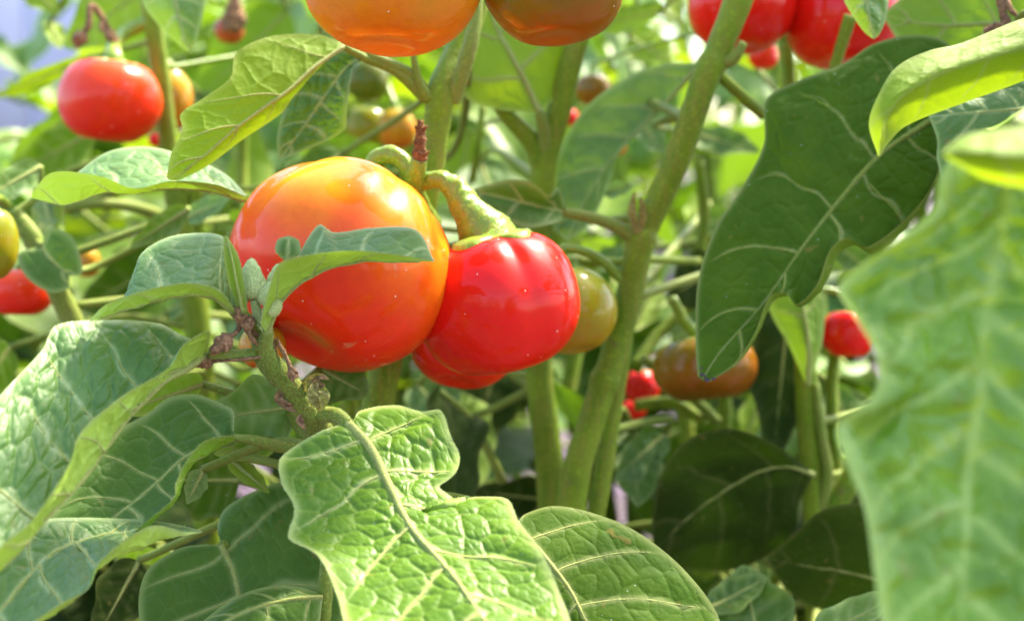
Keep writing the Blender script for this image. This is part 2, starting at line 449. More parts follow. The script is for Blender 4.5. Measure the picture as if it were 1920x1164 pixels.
LEAFCOUNT = [0]
def blade_mesh(S, mid, mat, nv_half=26, under=False, quilt=0.00045, cell=0.0055, wav=0.0, wfreq=3.0, laterals=5,
               slope=0.16, cup=0.0, vein_w=0.00055, face=None, name="leaf", tstart=0.06, vein_depth=1.0, seed=None, thick_edge=0.0013, veins=None, paths=None, vein_gain=1.0, edges=None):
    """S: (strings, rows, 3) array of lengthwise lines; mid: index of the midrib"""
    if seed is None:
        LEAFCOUNT[0] += 1; seed = LEAFCOUNT[0]
    ns, nr = S.shape[:2]
    # spline across the strings
    nL, nR = mid, ns - 1 - mid
    sub = nv_half
    parts, svals = [], []
    ext = np.concatenate([2 * S[:1] - S[1:2], S, 2 * S[-1:] - S[-2:-1]], 0)
    for i in range(1, ns):
        p0, p1, p2, p3 = ext[i - 1], ext[i], ext[i + 1], ext[i + 2]
        nseg = max(4, int(sub / (nL if i <= mid else nR)))
        tt = np.linspace(0, 1, nseg, endpoint=False)[:, None, None]
        d1 = np.linalg.norm(p2 - p1, axis=1)[:, None] + 1e-9
        d0 = np.linalg.norm(p1 - p0, axis=1)[:, None] + 1e-9
        d2 = np.linalg.norm(p3 - p2, axis=1)[:, None] + 1e-9
        m1 = (p2 - p0) / (d0 + d1) * d1; m2 = (p3 - p1) / (d1 + d2) * d1
        if i - 1 == mid and i > 1: m1 = 0.5 * m1 + 0.5 * (p2 - p1)
        h00 = 2 * tt**3 - 3 * tt**2 + 1; h10 = tt**3 - 2 * tt**2 + tt
        h01 = -2 * tt**3 + 3 * tt**2; h11 = tt**3 - tt**2
        parts.append(h00 * p1 + h10 * m1 + h01 * p2 + h11 * m2)
        a, b = ((i - 1 - mid) / nL, (i - mid) / nL) if i <= mid else ((i - 1 - mid) / nR, (i - mid) / nR)
        svals.append(np.linspace(a, b, nseg, endpoint=False))
    parts.append(S[-1:]); svals.append(np.array([1.0]))
    V = np.concatenate(parts, 0).transpose(1, 0, 2)         # rows, cols, 3
    s = np.concatenate(svals)
    nc = len(s)
    t = np.linspace(0, 1, nr)
    du = np.gradient(V, axis=0); dv = np.gradient(V, axis=1)
    nrm = np.cross(du, dv); area = np.linalg.norm(nrm, axis=2)
    nrm = nrm / (area[..., None] + 1e-12)
    view = CAM - V
    view /= np.linalg.norm(view, axis=2)[..., None]
    if face is None:
        face_sum = np.sum(area * np.sum(nrm * view, 2))
        flip = (face_sum < 0) != under
    else:
        flip = np.sum(area[..., None] * nrm, (0, 1)) @ np.asarray(face) < 0
    if flip: nrm = -nrm
    Lm = np.sum(np.linalg.norm(np.diff(S[mid], axis=0), axis=1))
    # signed distance from the midrib along the surface
    step = np.linalg.norm(np.diff(V, axis=1), axis=2)
    arc = np.concatenate([np.zeros((nr, 1)), np.cumsum(step, 1)], 1)
    mi = int(np.argmin(np.abs(s)))
    X = arc - arc[:, mi:mi + 1]
    Y = np.repeat((t * Lm)[:, None], nc, 1)
    wig = (vnoise(np.stack([X.ravel() * 160, Y.ravel() * 160, np.full(X.size, seed * 3.7)], 1), seed) - .5).reshape(X.shape)
    sa = np.abs(s)[None, :]
    T = t[:, None] + wig * 0.035
    vein = np.exp(-(X / (vein_w * (1.35 - T) * 1.2)) ** 2)
    dlat = np.full(X.shape, 1.0)
    vl = []
    if veins is not None: vl = veins
    elif laterals:
        lr = np.random.default_rng(seed)
        for side in (-1, 1):
            for tb in np.linspace(tstart, 0.84, laterals) + (0.035 if side > 0 else 0) + lr.uniform(-.02, .02, laterals):
                vl.append((side, tb, slope * lr.uniform(0.8, 1.25) * (1.1 - 0.4 * tb)))
    for side, tb, sl in vl:
        dd = np.abs(T - (tb + sl * sa ** 1.25)) * Lm * 0.85
        dd = np.where((s[None, :] * side >= 0), dd, 1.0)
        dlat = np.minimum(dlat, dd + 0.0016 * np.clip(sa - 0.72, 0, 1))
    wl = vein_w * 0.95 * (1.1 - 0.5 * sa)
    vlat = np.exp(-(dlat / wl) ** 2)
    vein_all = np.clip(np.maximum(vein, vlat * (1 - 0.3 * sa)), 0, 1)
    n1 = voronoi_net(X + wig * 0.004, Y + wig * 0.003, cell, seed)
    n2 = voronoi_net(X + wig * 0.003, Y, cell * 0.42, seed + 5)
    net = np.clip(np.exp(-(n1 / 0.055) ** 2) + 0.32 * np.exp(-(n2 / 0.08) ** 2), 0, 1)
    pil = 1 - np.exp(-(n1 / 0.22) ** 1.5); pil2 = 1 - np.exp(-(n2 / 0.22) ** 1.5)
    # margin: true distance to the blade's edge
    eL = X - X[:, :1]; eR = X[:, -1:] - X
    edge = np.minimum(np.minimum(eL, eR), np.minimum(Y, Lm - Y) + 0.002)
    edgea = np.exp(-(edge / thick_edge) ** 2)
    damp = np.clip(edge / 0.004, 0, 1)
    dome = 1 - np.exp(-(np.minimum(dlat, np.abs(X)) / (cell * 0.55)) ** 2)
    disp = quilt * damp * (1.25 * dome + 0.85 * pil + 0.28 * pil2 - 0.8) * vein_depth * (0.30 + 1.15 * vnoise(np.stack([X.ravel() * 38, Y.ravel() * 38, np.full(X.size, seed * 2.1)], 1), seed + 21).reshape(X.shape))
    disp += quilt * 0.9 * damp * (vnoise(np.stack([X.ravel() * 70, Y.ravel() * 70, np.full(X.size, seed * 1.3)], 1), seed + 9) - .5).reshape(X.shape) * 2
    half = np.where(s[None, :] < 0, -X[:, :1], X[:, -1:])
    disp += cup * half * (sa * (1 - sa)) * 4 * 0.5
    if wav:
        disp += wav * sa ** 2 * np.sin(2 * math.pi * (wfreq * t[:, None] + 0.37 * np.sign(s)[None, :] + seed * 0.17)) * np.sin(np.pi * np.clip(t[:, None], 0, 1)) ** 0.5
    V = V + nrm * disp[..., None]
    if paths is not None:
        for side, tb, sl in vl:
            js = [j for j in range(nc) if s[j] * side >= -1e-9 and abs(s[j]) < 0.90]
            js.sort(key=lambda j: abs(s[j]))
            pp, nn_ = [], []
            for j in js:
                # same wandering line as the tint: solve T = tb + sl s^1.25 in this column
                tj = tb + sl * abs(s[j]) ** 1.25
                i = int(np.argmin(np.abs(T[:, j] - tj)))
                pp.append(V[i, j]); nn_.append(nrm[i, j])
            if len(pp) > 4: paths.append((np.array(pp), np.array(nn_)))
    if edges is not None: edges.extend([(V[:, 0], V[:, 0] - V[:, 1], nrm[:, 0]), (V[:, -1], V[:, -1] - V[:, -2], nrm[:, -1])])
    f = grid_faces(nr, nc)
    if not flip: f = f[:, ::-1]
    attrs = {"blade": np.stack([vein_all * vein_gain, net, edgea * (0.4 + 0.6 * vein_gain)], -1).reshape(-1, 3)}
    me = mesh_from(name, V.reshape(-1, 3), f, mat, attrs=attrs)
    return me, V[:, mi], nrm[:, mi]

def leaf(plant, strings, mid, mat='green', rows=90, rib=0.0009, stalk=None, label=None, rib_mat='rib', rib_to=0.93, stalk_mat='pale', side_veins=True, downy=0, **kw):
    t = np.linspace(0, 1, rows)
    S = np.stack([string(p, t) for p in strings])
    paths = [] if (rib and side_veins) else None
    edges = [] if downy else None
    me, ml, mn = blade_mesh(S, mid, LF[mat], paths=paths, edges=edges, **kw)
    base = ml[0]
    o = link("leaf", me, plant, base)
    if label: o["label"] = label
    if rib:
        k = np.linspace(0, int((rows - 1) * rib_to), 14).astype(int)
        pts = ml[k] - mn[k] * rib * 0.25
        rad = rib * (1 - 0.8 * np.linspace(0, 1, len(k)) ** 0.9)
        tube("midrib", pts, rad, ST[rib_mat], o, origin=pts[0], sides=8, n=5, bump=rib * 0.12, bscale=1500)
    if downy:
        P_, D_ = [], []
        r_ = np.random.default_rng(int(downy))
        for ev, ed, en in edges:
            L_ = np.sum(np.linalg.norm(np.diff(ev, axis=0), axis=1))
            u = r_.uniform(0, len(ev) - 1.001, int(L_ * 9000)); i = u.astype(int); fr = (u - i)[:, None]
            P_.append(ev[i] * (1 - fr) + ev[i + 1] * fr)
            dd = ed[i] / (np.linalg.norm(ed[i], axis=1)[:, None] + 1e-9)
            D_.append(dd + en[i] * r_.uniform(-.6, .9, len(i))[:, None])
        fuzz(o, np.vstack(P_), np.vstack(D_), 0.00042, 0.00003, ST['bud'], int(downy))
    for pp, pn in (paths or []):
        k = np.unique(np.linspace(0, len(pp) - 1, 9).astype(int))
        q = pp[k].copy()
        for _ in range(2): q[1:-1] = (q[:-2] + 2 * q[1:-1] + q[2:]) / 4
        q[1:-1] += pn[k][1:-1] * rib * 0.08
        r_ = rib * 0.38 * (1 - 0.75 * np.linspace(0, 1, len(k)))
        tube("side_vein", q - pn[k] * (r_ * 0.62)[:, None], r_, ST[rib_mat], o, origin=q[0], sides=6, n=4)
    if stalk:
        ptube("leaf_stalk", stalk, ST[stalk_mat], o, sides=12, n=8, bump=0.00012, bscale=900)
    return o

STEMS, NEED, LOOSE_FRUIT = [], [], []
def nearest_stem(p, plant=None, above=-9.0):
    best = None
    for pl, pts in STEMS:
        if plant is not None and pl is not plant: continue
        q = pts[pts[:, 2] > p[2] + above]
        if not len(q): continue
        d = np.linalg.norm(q - p, axis=1); i = int(np.argmin(d))
        if best is None or d[i] < best[0]: best = (d[i], q[i])
    return best

def bl(plant, b, tip, width, mat='green', roll=0.0, sag=0.0, cup=0.12, lob=0.10, petiole=None, rows=36, seed=None, **kw):
    """a mid-distance leaf from its base and tip sightings; roll turns it about its midrib"""
    B, Tp = P(*b), P(*tip)
    ax = Tp - B; Ln = np.linalg.norm(ax); ax /= Ln
    vw = CAM - 0.5 * (B + Tp); vw /= np.linalg.norm(vw)
    side = np.cross(ax, vw); side /= np.linalg.norm(side)
    nr = np.cross(side, ax)
    sd_ = side * math.cos(roll) + nr * math.sin(roll)
    nn = np.cross(sd_, ax)
    if nn @ vw < 0: nn = -nn
    t = np.linspace(0, 1, rows)
    W = width * 0.5 * px(0.5 * (b[2] + tip[2]))
    rs = random.Random(seed if seed is not None else hash((b, tip)) & 0xffff)
    ph = rs.uniform(0, 6)
    prof = np.sin(np.pi * np.clip(t, 0, 1) ** 0.72) ** 0.75
    wl = W * prof * (1 + lob * np.sin(t * 17 + ph)); wr = W * prof * (1 + lob * np.sin(t * 15 + ph + 2))
    M = B + ax * (t * Ln)[:, None] + np.array((0, 0, -1.0)) * (sag * Ln * 4 * (0.25 - (t - 0.5) ** 2) * -1)[:, None]
    lift = nn * (cup * W * prof)[:, None]
    und = nn * (0.12 * W * np.sin(t * 11 + ph) * prof)[:, None]
    S = np.stack([M - sd_ * wl[:, None] + lift + und, M - sd_ * wl[:, None] * 0.5 + lift * 0.2, M,
                  M + sd_ * wr[:, None] * 0.5 + lift * 0.2, M + sd_ * wr[:, None] + lift - und])
    kw.setdefault('quilt', 0.0004); kw.setdefault('vein_gain', 0.35)
    me, ml, mn = blade_mesh(S, 2, LF[mat], nv_half=10, cell=0.008, vein_w=0.0009, laterals=5, **kw)
    o = link("leaf", me, plant, B)
    rib = 0.0008
    k = np.linspace(0, int((rows - 1) * .9), 8).astype(int)
    tube("midrib", ml[k] - mn[k] * rib * .2, rib * (1 - .8 * np.linspace(0, 1, 8)), ST['rib'], o, origin=ml[0], sides=6, n=3)
    if petiole:
        ptube("leaf_stalk", [(*b, petiole[3]) if len(b) == 3 else b, petiole], ST['stem'], o, sides=8, n=4)
    NEED.append((plant, o, B if not petiole else P(*petiole[:3]), ax))
    return o

def ground_stem(plant, pl, mat='stem', name="stem", lean=(0, 0), **kw):
    """a stem through sightings from its top to its last seen point, then down into the soil"""
    pts = [P(a, b, c) for a, b, c, _ in pl]
    rad = [wd * .5 * px(c) for _, _, c, wd in pl]
    e = pts[-1].copy(); d = pts[-1] - pts[-2]; d /= np.linalg.norm(d)
    h = e[2]
    mid = e + np.array((d[0], d[1], -1.0)) * h * 0.45 * np.array((.45, .45, 1))
    foot = mid + np.array((d[0] * .1 + lean[0], d[1] * .1 + lean[1], 0)) ; foot[2] = -0.01
    pts += [mid, foot]; rad += [rad[-1] * 1.06, rad[-1] * 1.2]
    kw.setdefault('sides', 18); kw.setdefault('n', 12)
    kw.setdefault('bump', 0.00025); kw.setdefault('bscale', 350); kw.setdefault('ridge', 0.02)
    STEMS.append((plant, catmull(np.array(pts), 12)))
    return tube(name, pts, rad, ST[mat], plant, origin=foot, **kw)

def fruit_surface(th, ph, Rm, H, ribs, ribd, seed, tilt):
    rn = random.Random(seed)
    amps = [rn.uniform(.35, 1.0) for _ in range(max(ribs, 1))]
    offs = [rn.uniform(-.18, .18) for _ in range(max(ribs, 1))]
    g = np.zeros_like(ph)
    for k in range(ribs):
        c = 2 * math.pi * (k + offs[k]) / ribs + tilt
        d = np.angle(np.exp(1j * (ph - c)))
        g += amps[k] * (0.55 * np.exp(-(d / 0.15) ** 2) + 0.6 * np.exp(-(d / 0.42) ** 2))
    st, ct = np.sin(th), np.cos(th)
    wgt = 0.25 + 0.75 * (np.exp(-((th - 0.75) / 0.6) ** 2) + 0.18 * np.exp(-((th - 2.35) / 0.5) ** 2))
    rho = Rm * np.abs(st) ** 0.86 * (1 - ribd * g * wgt)
    z = Rm * H * np.sign(ct) * np.abs(ct) ** 0.94
    z = z - Rm * 0.20 * np.exp(-(th / 0.36) ** 2) + Rm * 0.10 * np.exp(-((math.pi - th) / 0.28) ** 2)
    lump = vnoise(np.stack([(np.cos(ph) * st).ravel() * 1.7, (np.sin(ph) * st).ravel() * 1.7, ct.ravel() * 1.7 + seed], 1), seed).reshape(th.shape) - .5
    k = 1 + 0.07 * lump
    return np.stack([rho * np.cos(ph) * k, rho * np.sin(ph) * k, z * k], -1)

def fruit(xyd, R_px, H, axis, cols, label, stalk=None, ribs=5, ribd=0.06, roll=0.0, seed=1, res=1.0, calyx=1.0, blotch=None, calyx_out=0.45, squash=1.0):
    c = P(*xyd)
    Rm = R_px * px(xyd[2])
    za = cdir(axis)
    xa = np.cross(np.array((0, 1.0, 0.05)), za); xa /= np.linalg.norm(xa)
    ya = np.cross(za, xa)
    Mx = np.stack([xa, ya, za], 1)
    nu, nv = int(84 * res), int(120 * res)
    th = np.linspace(0.0, math.pi, nu)[:, None] * np.ones((1, nv))
    ph = np.ones((nu, 1)) * np.linspace(0, 2 * math.pi, nv, endpoint=False)[None, :]
    def surf(a, b): return fruit_surface(a, b, Rm, H, ribs, ribd, seed, roll) * np.array((1.0, squash, 1.0))
    loc = surf(th, ph)
    v = loc.reshape(-1, 3) @ Mx.T
    # pigment: ripens from the blossom end towards the stalk
    q = loc.reshape(-1, 3) / Rm
    nz = vnoise(q * 2.2 + seed, seed) - .5
    nz2 = vnoise(q * 7 + seed, seed + 3) - .5
    tt = np.clip(th.ravel() / math.pi + 0.22 * nz + 0.06 * nz2, 0, 1)
    cols = np.asarray(cols, float)
    kx = np.linspace(0, 1, len(cols))
    cc = np.stack([np.interp(tt, kx, cols[:, i]) for i in range(3)], 1)
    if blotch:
        for (bx, by, bz, br, bc, bf) in blotch:              # a patch of another colour round a direction (right, up, viewer)
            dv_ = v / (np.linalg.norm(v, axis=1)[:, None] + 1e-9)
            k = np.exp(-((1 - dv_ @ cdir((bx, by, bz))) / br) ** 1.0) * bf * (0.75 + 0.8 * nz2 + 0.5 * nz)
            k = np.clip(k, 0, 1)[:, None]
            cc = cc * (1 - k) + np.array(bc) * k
    me = mesh_from("eggplant_fruit", v + c, grid_faces(nu, nv, True)[:, ::-1], SKIN, attrs={"skin": cc})
    o = link("eggplant_fruit", me, None, c)
    tag(o, label, "fruit", "eggplant fruits hanging on the plants")
    pole = (surf(np.array([[0.0]]), np.array([[0.0]]))[0, 0] @ Mx.T) + c
    if calyx:
        na, nb = 14, 60
        rr = np.linspace(0, 1, na)[:, None] * np.ones((1, nb))
        pb = np.ones((na, 1)) * np.linspace(0, 2 * math.pi, nb, endpoint=False)[None, :]
        lobes = 0.62 + 0.38 * np.abs(np.cos(2.5 * pb + seed)) ** 1.3
        thc = rr * calyx_out * calyx * lobes
        base = surf(thc, pb)
        e = 1e-3
        du = surf(thc + e, pb) - base; dv = surf(thc, pb + e) - base
        nn = np.cross(du, dv); nl = np.linalg.norm(nn, axis=2)[..., None]; nn = np.where(nl > 1e-14, nn / (nl + 1e-16), np.array((0, 0, 1.0)))
        nn = np.where((nn[..., 2:3] < 0) & (thc[..., None] < 1.2), -nn, nn)
        up = Rm * (0.035 + 0.10 * (1 - rr) ** 2)
        up = np.where(rr > 0.97, Rm * 0.004, up)
        wob = (vnoise((base.reshape(-1, 3) / Rm) * 9, seed) - .5).reshape(rr.shape) * Rm * 0.03
        cv = (base + nn * (up + wob * (rr < .95))[..., None]).reshape(-1, 3) @ Mx.T + c
        link("calyx", mesh_from("calyx", cv, grid_faces(na, nb, True)[:, ::-1], ST['stalk']), o, pole)
    if stalk:
        pts = [pole - za * Rm * 0.02, pole + za * Rm * 0.16] + [P(a, b, d) for a, b, d, _ in stalk]
        r0 = stalk[0][3] * .5 * px(stalk[0][2])
        rad = [r0 * 1.7, r0 * 1.35] + [wd * .5 * px(d) for _, _, d, wd in stalk]
        tube("fruit_stalk", pts, rad, ST['stalk'], o, origin=pole, sides=20, n=12, bump=r0 * 0.12, bscale=520, seed=seed)
    else:
        LOOSE_FRUIT.append((o, pole, za, Rm))
    return o

def blob(name, c, axis, length, width, mat, parent, bump=0.2, nribs=0, seed=0, taper=0.6, nu=22, nv=26):
    """an ovoid bud or a crumpled withered flower, base at c"""
    za = np.asarray(axis, float); za /= np.linalg.norm(za)
    xa = np.cross(za, (0.3, 0.9, 0.2)); xa /= np.linalg.norm(xa); ya = np.cross(za, xa)
    t = np.linspace(0, 1, nu)[:, None]; ph = np.linspace(0, 2 * math.pi, nv, endpoint=False)[None, :]
    r = width * .5 * np.sin(np.pi * t ** taper) ** 0.55 * (1 + (0.10 * np.abs(np.sin(nribs * .5 * ph)) if nribs else 0))
    pos = np.stack([r * np.cos(ph), r * np.sin(ph), t * length * np.ones_like(ph)], -1)
    nz = vnoise(pos.reshape(-1, 3) / width * 4 + seed * 5, seed) + 0.5 * vnoise(pos.reshape(-1, 3) / width * 9 + seed, seed + 2) - .75
    pos = pos * (1 + bump * nz.reshape(nu, nv, 1))
    v = pos.reshape(-1, 3) @ np.stack([xa, ya, za], 0) + c
    return link(name, mesh_from(name, v, grid_faces(nu, nv, True), ST[mat]), parent, c)

def petal(name, pl, width, mat, parent, seed=0):
    """a shrivelled strip (sepal or petal) along sightings"""
    c = catmull([P(*p) for p in pl], 8)
    n = len(c)
    tan = np.gradient(c, axis=0); tan /= np.linalg.norm(tan, axis=1)[:, None] + 1e-12
    vw = CAM - c; vw /= np.linalg.norm(vw, axis=1)[:, None]
    sdv = np.cross(tan, vw)
    t = np.linspace(0, 1, n)
    wd = width * .5 * px(pl[0][2]) * (np.sin(np.pi * (0.1 + 0.88 * t)) ** .7)
    cols = []
    for s in np.linspace(-1, 1, 7):
        off = sdv * (s * wd)[:, None] + vw * (wd * (0.5 * abs(s) + 0.35 * np.sin(t * 14 + s * 3 + seed)))[:, None]
        cols.append(c + off)
    V = np.stack(cols, 1)
    back = V - vw[:, None, :] * (0.00025)
    allv = np.concatenate([V.reshape(-1, 3), back.reshape(-1, 3)])
    f = grid_faces(n, 7)
    return link(name, mesh_from(name, allv, np.vstack([f, f[:, ::-1] + n * 7]), ST[mat]), parent, c[0])

def tube_fuzz(parent, pl, n, length=0.0005, seed=0):
    """down standing off a shoot given by sightings (x, y, depth, width px)"""
    c = catmull(np.array([[*P(a, b, d), w_ * .5 * px(d)] for a, b, d, w_ in pl]), 14)
    r_ = np.random.default_rng(seed)
    u = r_.uniform(0, len(c) - 1.001, n); i = u.astype(int); f = (u - i)[:, None]
    p = c[i] * (1 - f) + c[i + 1] * f
    tan = c[i + 1, :3] - c[i, :3]; tan /= np.linalg.norm(tan, axis=1)[:, None]
    a = np.cross(tan, r_.normal(size=(n, 3))); a /= np.linalg.norm(a, axis=1)[:, None]
    fuzz(parent, p[:, :3] + a * p[:, 3:4] * .98, a, length, 0.00003, ST['bud'], seed)

# ------------------------------------------------------------------ ground and far setting
def simple_mat(name, c1, c2, scale, rough=0.9, c3=None, bump=0.5, dist=0.01):
    m, t, out = new_mat(name)
    tc = N(t, "ShaderNodeTexCoord")
    n1 = N(t, "ShaderNodeTexNoise"); n1.inputs["Scale"].default_value = scale; n1.inputs["Detail"].default_value = 8
    t.links.new(tc.outputs["Object"], n1.inputs["Vector"])
    c = mixc(t, ramp(t, n1.outputs[0], 0.35, 0.65), c1, c2)
    if c3:
        v = N(t, "ShaderNodeTexVoronoi"); v.inputs["Scale"].default_value = scale * 5
        t.links.new(tc.outputs["Object"], v.inputs["Vector"])
        c = mixc(t, ramp(t, v.outputs["Distance"], 0.15, 0.5), c, c3)
    bs = N(t, "ShaderNodeBsdfPrincipled"); t.links.new(c, bs.inputs["Base Color"]); bs.inputs["Roughness"].default_value = rough
    bp = N(t, "ShaderNodeBump"); bp.inputs["Strength"].default_value = bump; bp.inputs["Distance"].default_value = dist
    t.links.new(n1.outputs[0], bp.inputs["Height"]); t.links.new(bp.outputs[0], bs.inputs["Normal"])
    t.links.new(bs.outputs[0], out.inputs[0])
    return m

gs = 60
gx, gy = np.meshgrid(np.r_[-250, -60, np.linspace(-12, 12, gs), 60, 250], np.r_[-250, -30, np.linspace(-2, 22, gs), 60, 350], indexing='ij')
gz = (vnoise(np.stack([gx.ravel() * 2.5, gy.ravel() * 2.5, gx.ravel() * 0], 1), 3) - 1.0) * 0.02
gme = mesh_from("ground", np.stack([gx.ravel(), gy.ravel(), gz], 1), grid_faces(*gx.shape), simple_mat("bark mulch soil", (0.11, 0.072, 0.085), (0.18, 0.128, 0.145), 9, c3=(0.068, 0.046, 0.06)))
g = link("ground", gme); tag(g, kind="structure")

# wood chips lying on the soil between the plants
nch = 5200
cy = rng.uniform(0.35, 5.0, nch); cx = rng.uniform(-1, 1, nch) * (0.25 + cy * 0.55)
vs, fs = [], []
box = np.array([[-1, -1, -1], [1, -1, -1], [1, 1, -1], [-1, 1, -1], [-.8, -.9, 1], [.9, -.7, 1], [.8, .9, 1], [-.9, .8, 1]], float)
bf = np.array([[0, 3, 2, 1], [4, 5, 6, 7], [0, 1, 5, 4], [1, 2, 6, 5], [2, 3, 7, 6], [3, 0, 4, 7]])
for i in range(nch):
    a = rng.uniform(0, 6.28); s = np.array((rng.uniform(.008, .024), rng.uniform(.004, .010), rng.uniform(.002, .005)))
    b = box * s; b[:, 2] += b[:, 0] * rng.uniform(-.4, .4)
    ca, sa_ = math.cos(a), math.sin(a)
    b = np.stack([b[:, 0] * ca - b[:, 1] * sa_, b[:, 0] * sa_ + b[:, 1] * ca, b[:, 2]], 1)
    vs.append(b + (cx[i], cy[i], rng.uniform(-.006, .008))); fs.append(bf + 8 * i)
ch = link("wood_chips", mesh_from("wood_chips", np.vstack(vs), np.vstack(fs), simple_mat("weathered wood chip", (0.22, 0.16, 0.19), (0.34, 0.26, 0.28), 14, c3=(0.15, 0.10, 0.15)), smooth=False))
tag(ch, "pinkish wood chips strewn over the soil between the plants", kind="stuff")

# far shrubs: each a cloud of leaf-sized faces round a few stems
def shrub(name, x, y, h, wdt, mat, label, n=1500, leafs=0.06, seed=0):
    r_ = np.random.default_rng(seed)
    e = empty(name, (x, y, 0), label, "shrub", "shrubs behind the vegetable bed")
    d = r_.normal(size=(n, 3)); d /= np.linalg.norm(d, axis=1)[:, None]
    rad = r_.uniform(.35, 1, n) ** .5
    lump = 0.72 + 0.55 * vnoise(d * 2.2 + seed, seed)
    c = d * (rad * lump)[:, None] * np.array((wdt * .5, wdt * .42, h * .5)) + np.array((x, y, h * .52))
    c[:, 2] = np.maximum(c[:, 2], 0.04)
    a = r_.normal(size=(n, 3)); a /= np.linalg.norm(a, axis=1)[:, None]
    b = np.cross(a, r_.normal(size=(n, 3))); b /= np.linalg.norm(b, axis=1)[:, None]
    s = leafs * r_.uniform(.6, 1.4, n)[:, None]
    nrm = np.cross(a, b)
    V = np.stack([c - a * s, c + b * s * .45 + nrm * s * .12, c + a * s, c - b * s * .45 + nrm * s * .12], 1).reshape(-1, 3)
    link("crown", mesh_from("crown", V, np.arange(4 * n).reshape(n, 4), LF[mat], smooth=False), e, (x, y, h * .5))
    for k in range(3):
        a_ = r_.uniform(0, 6.28)
        tube("trunk", [(x + .03 * k, y, -.02), (x + .12 * wdt * math.cos(a_), y + .1 * wdt * math.sin(a_), h * .35), (x + .3 * wdt * math.cos(a_), y + .25 * wdt * math.sin(a_), h * .75)], [.03 * h, .022 * h, .008 * h], ST['stem'], e, sides=8, n=6)
sh = [(-1.0, 6.2, 1.5, 1.5, 'fresh', "low bright shrub nearest the pale gap of sky"), (-0.55, 5.6, 1.9, 2.0, 'green', "tall shrub behind the gap beside the orange fruit"),
      (0.75, 6.0, 1.8, 2.1, 'lime', "yellow-green shrub behind the slanting stem"), (2.1, 5.8, 2.0, 2.2, 'fresh', "bright shrub behind the upper right leaves"),
      (3.4, 6.6, 2.1, 2.4, 'green', "dark shrub hidden mostly by the right-hand leaves"), (0.1, 8.5, 2.8, 3.0, 'green', "tallest shrub rearmost behind the bed")]
sh += [(-2.6, -3.6, 1.5, 2.4, 'green', "unseen shrub added behind the viewer to the left to block low sky"), (-.2, -4.2, 1.6, 2.6, 'green', "unseen shrub added straight behind the viewer to block low sky"), (2.3, -3.6, 1.5, 2.4, 'green', "unseen shrub added behind the viewer to the right to block low sky")]  # added out of view to block low sky and break up fruit reflections
for i, a in enumerate(sh): shrub("garden_shrub", a[0], a[1], a[2], a[3], a[4], a[5], seed=20 + i)

# a pale painted wall far behind, showing at the left
wl = empty("garden_wall", (-5.6, 9.5, 0), "pale lavender painted wall far behind the red fruit at upper left", "wall")
wm = simple_mat("lavender white paint", (0.60, 0.60, 0.74), (0.68, 0.68, 0.80), 1.5, rough=0.8, bump=0.1)
def slab(name, x0, x1, y0, y1, z0, z1, mat, parent):
    b = np.array([[x0,y0,z0],[x1,y0,z0],[x1,y1,z0],[x0,y1,z0],[x0,y0,z1],[x1,y0,z1],[x1,y1,z1],[x0,y1,z1]], float)
    f = np.array([[0,3,2,1],[4,5,6,7],[0,1,5,4],[1,2,6,5],[2,3,7,6],[3,0,4,7]])
    return link(name, mesh_from(name, b, f, mat, smooth=False), parent, ((x0+x1)/2, (y0+y1)/2, z0))
for k in range(7):
    slab("panel", -8.6 + k * .9, -8.6 + k * .9 + .885, 9.5, 9.62, -.1, 3.4, wm, wl)
slab("coping", -8.66, -2.26, 9.44, 9.68, 3.4, 3.5, wm, wl)

# ------------------------------------------------------------------ the plants in the near bed
GRP = "eggplant plants in the bed"
def plant(x, y, d, label):
    b = P(x, y, d); b[2] = 0
    return empty("eggplant_plant", b, label, "plant", GRP)

PA = plant(720, 900, 37, "front plant whose scurfy shoot with downy buds crosses the orange fruit")
PB = plant(700, 900, 42, "plant with the thick upright stem that carries the orange and red fruit pair")
PC = plant(1075, 900, 46, "plant with the long slanting stem right of the red fruit")
PD = plant(1700, 900, 40, "right plant with the big dark hanging leaf and blurred near leaf")
PE = plant(330, 900, 54, "left plant with the red fruit beside its thin upright stem")
PF = plant(120, 900, 46, "plant at the far left edge with a yellow-green fruit")
PG = plant(1030, 900, 50, "plant with forked stem below the olive-orange fruit")
PH = plant(1530, 900, 52, "plant with the upright stem beside the blurred near leaf")

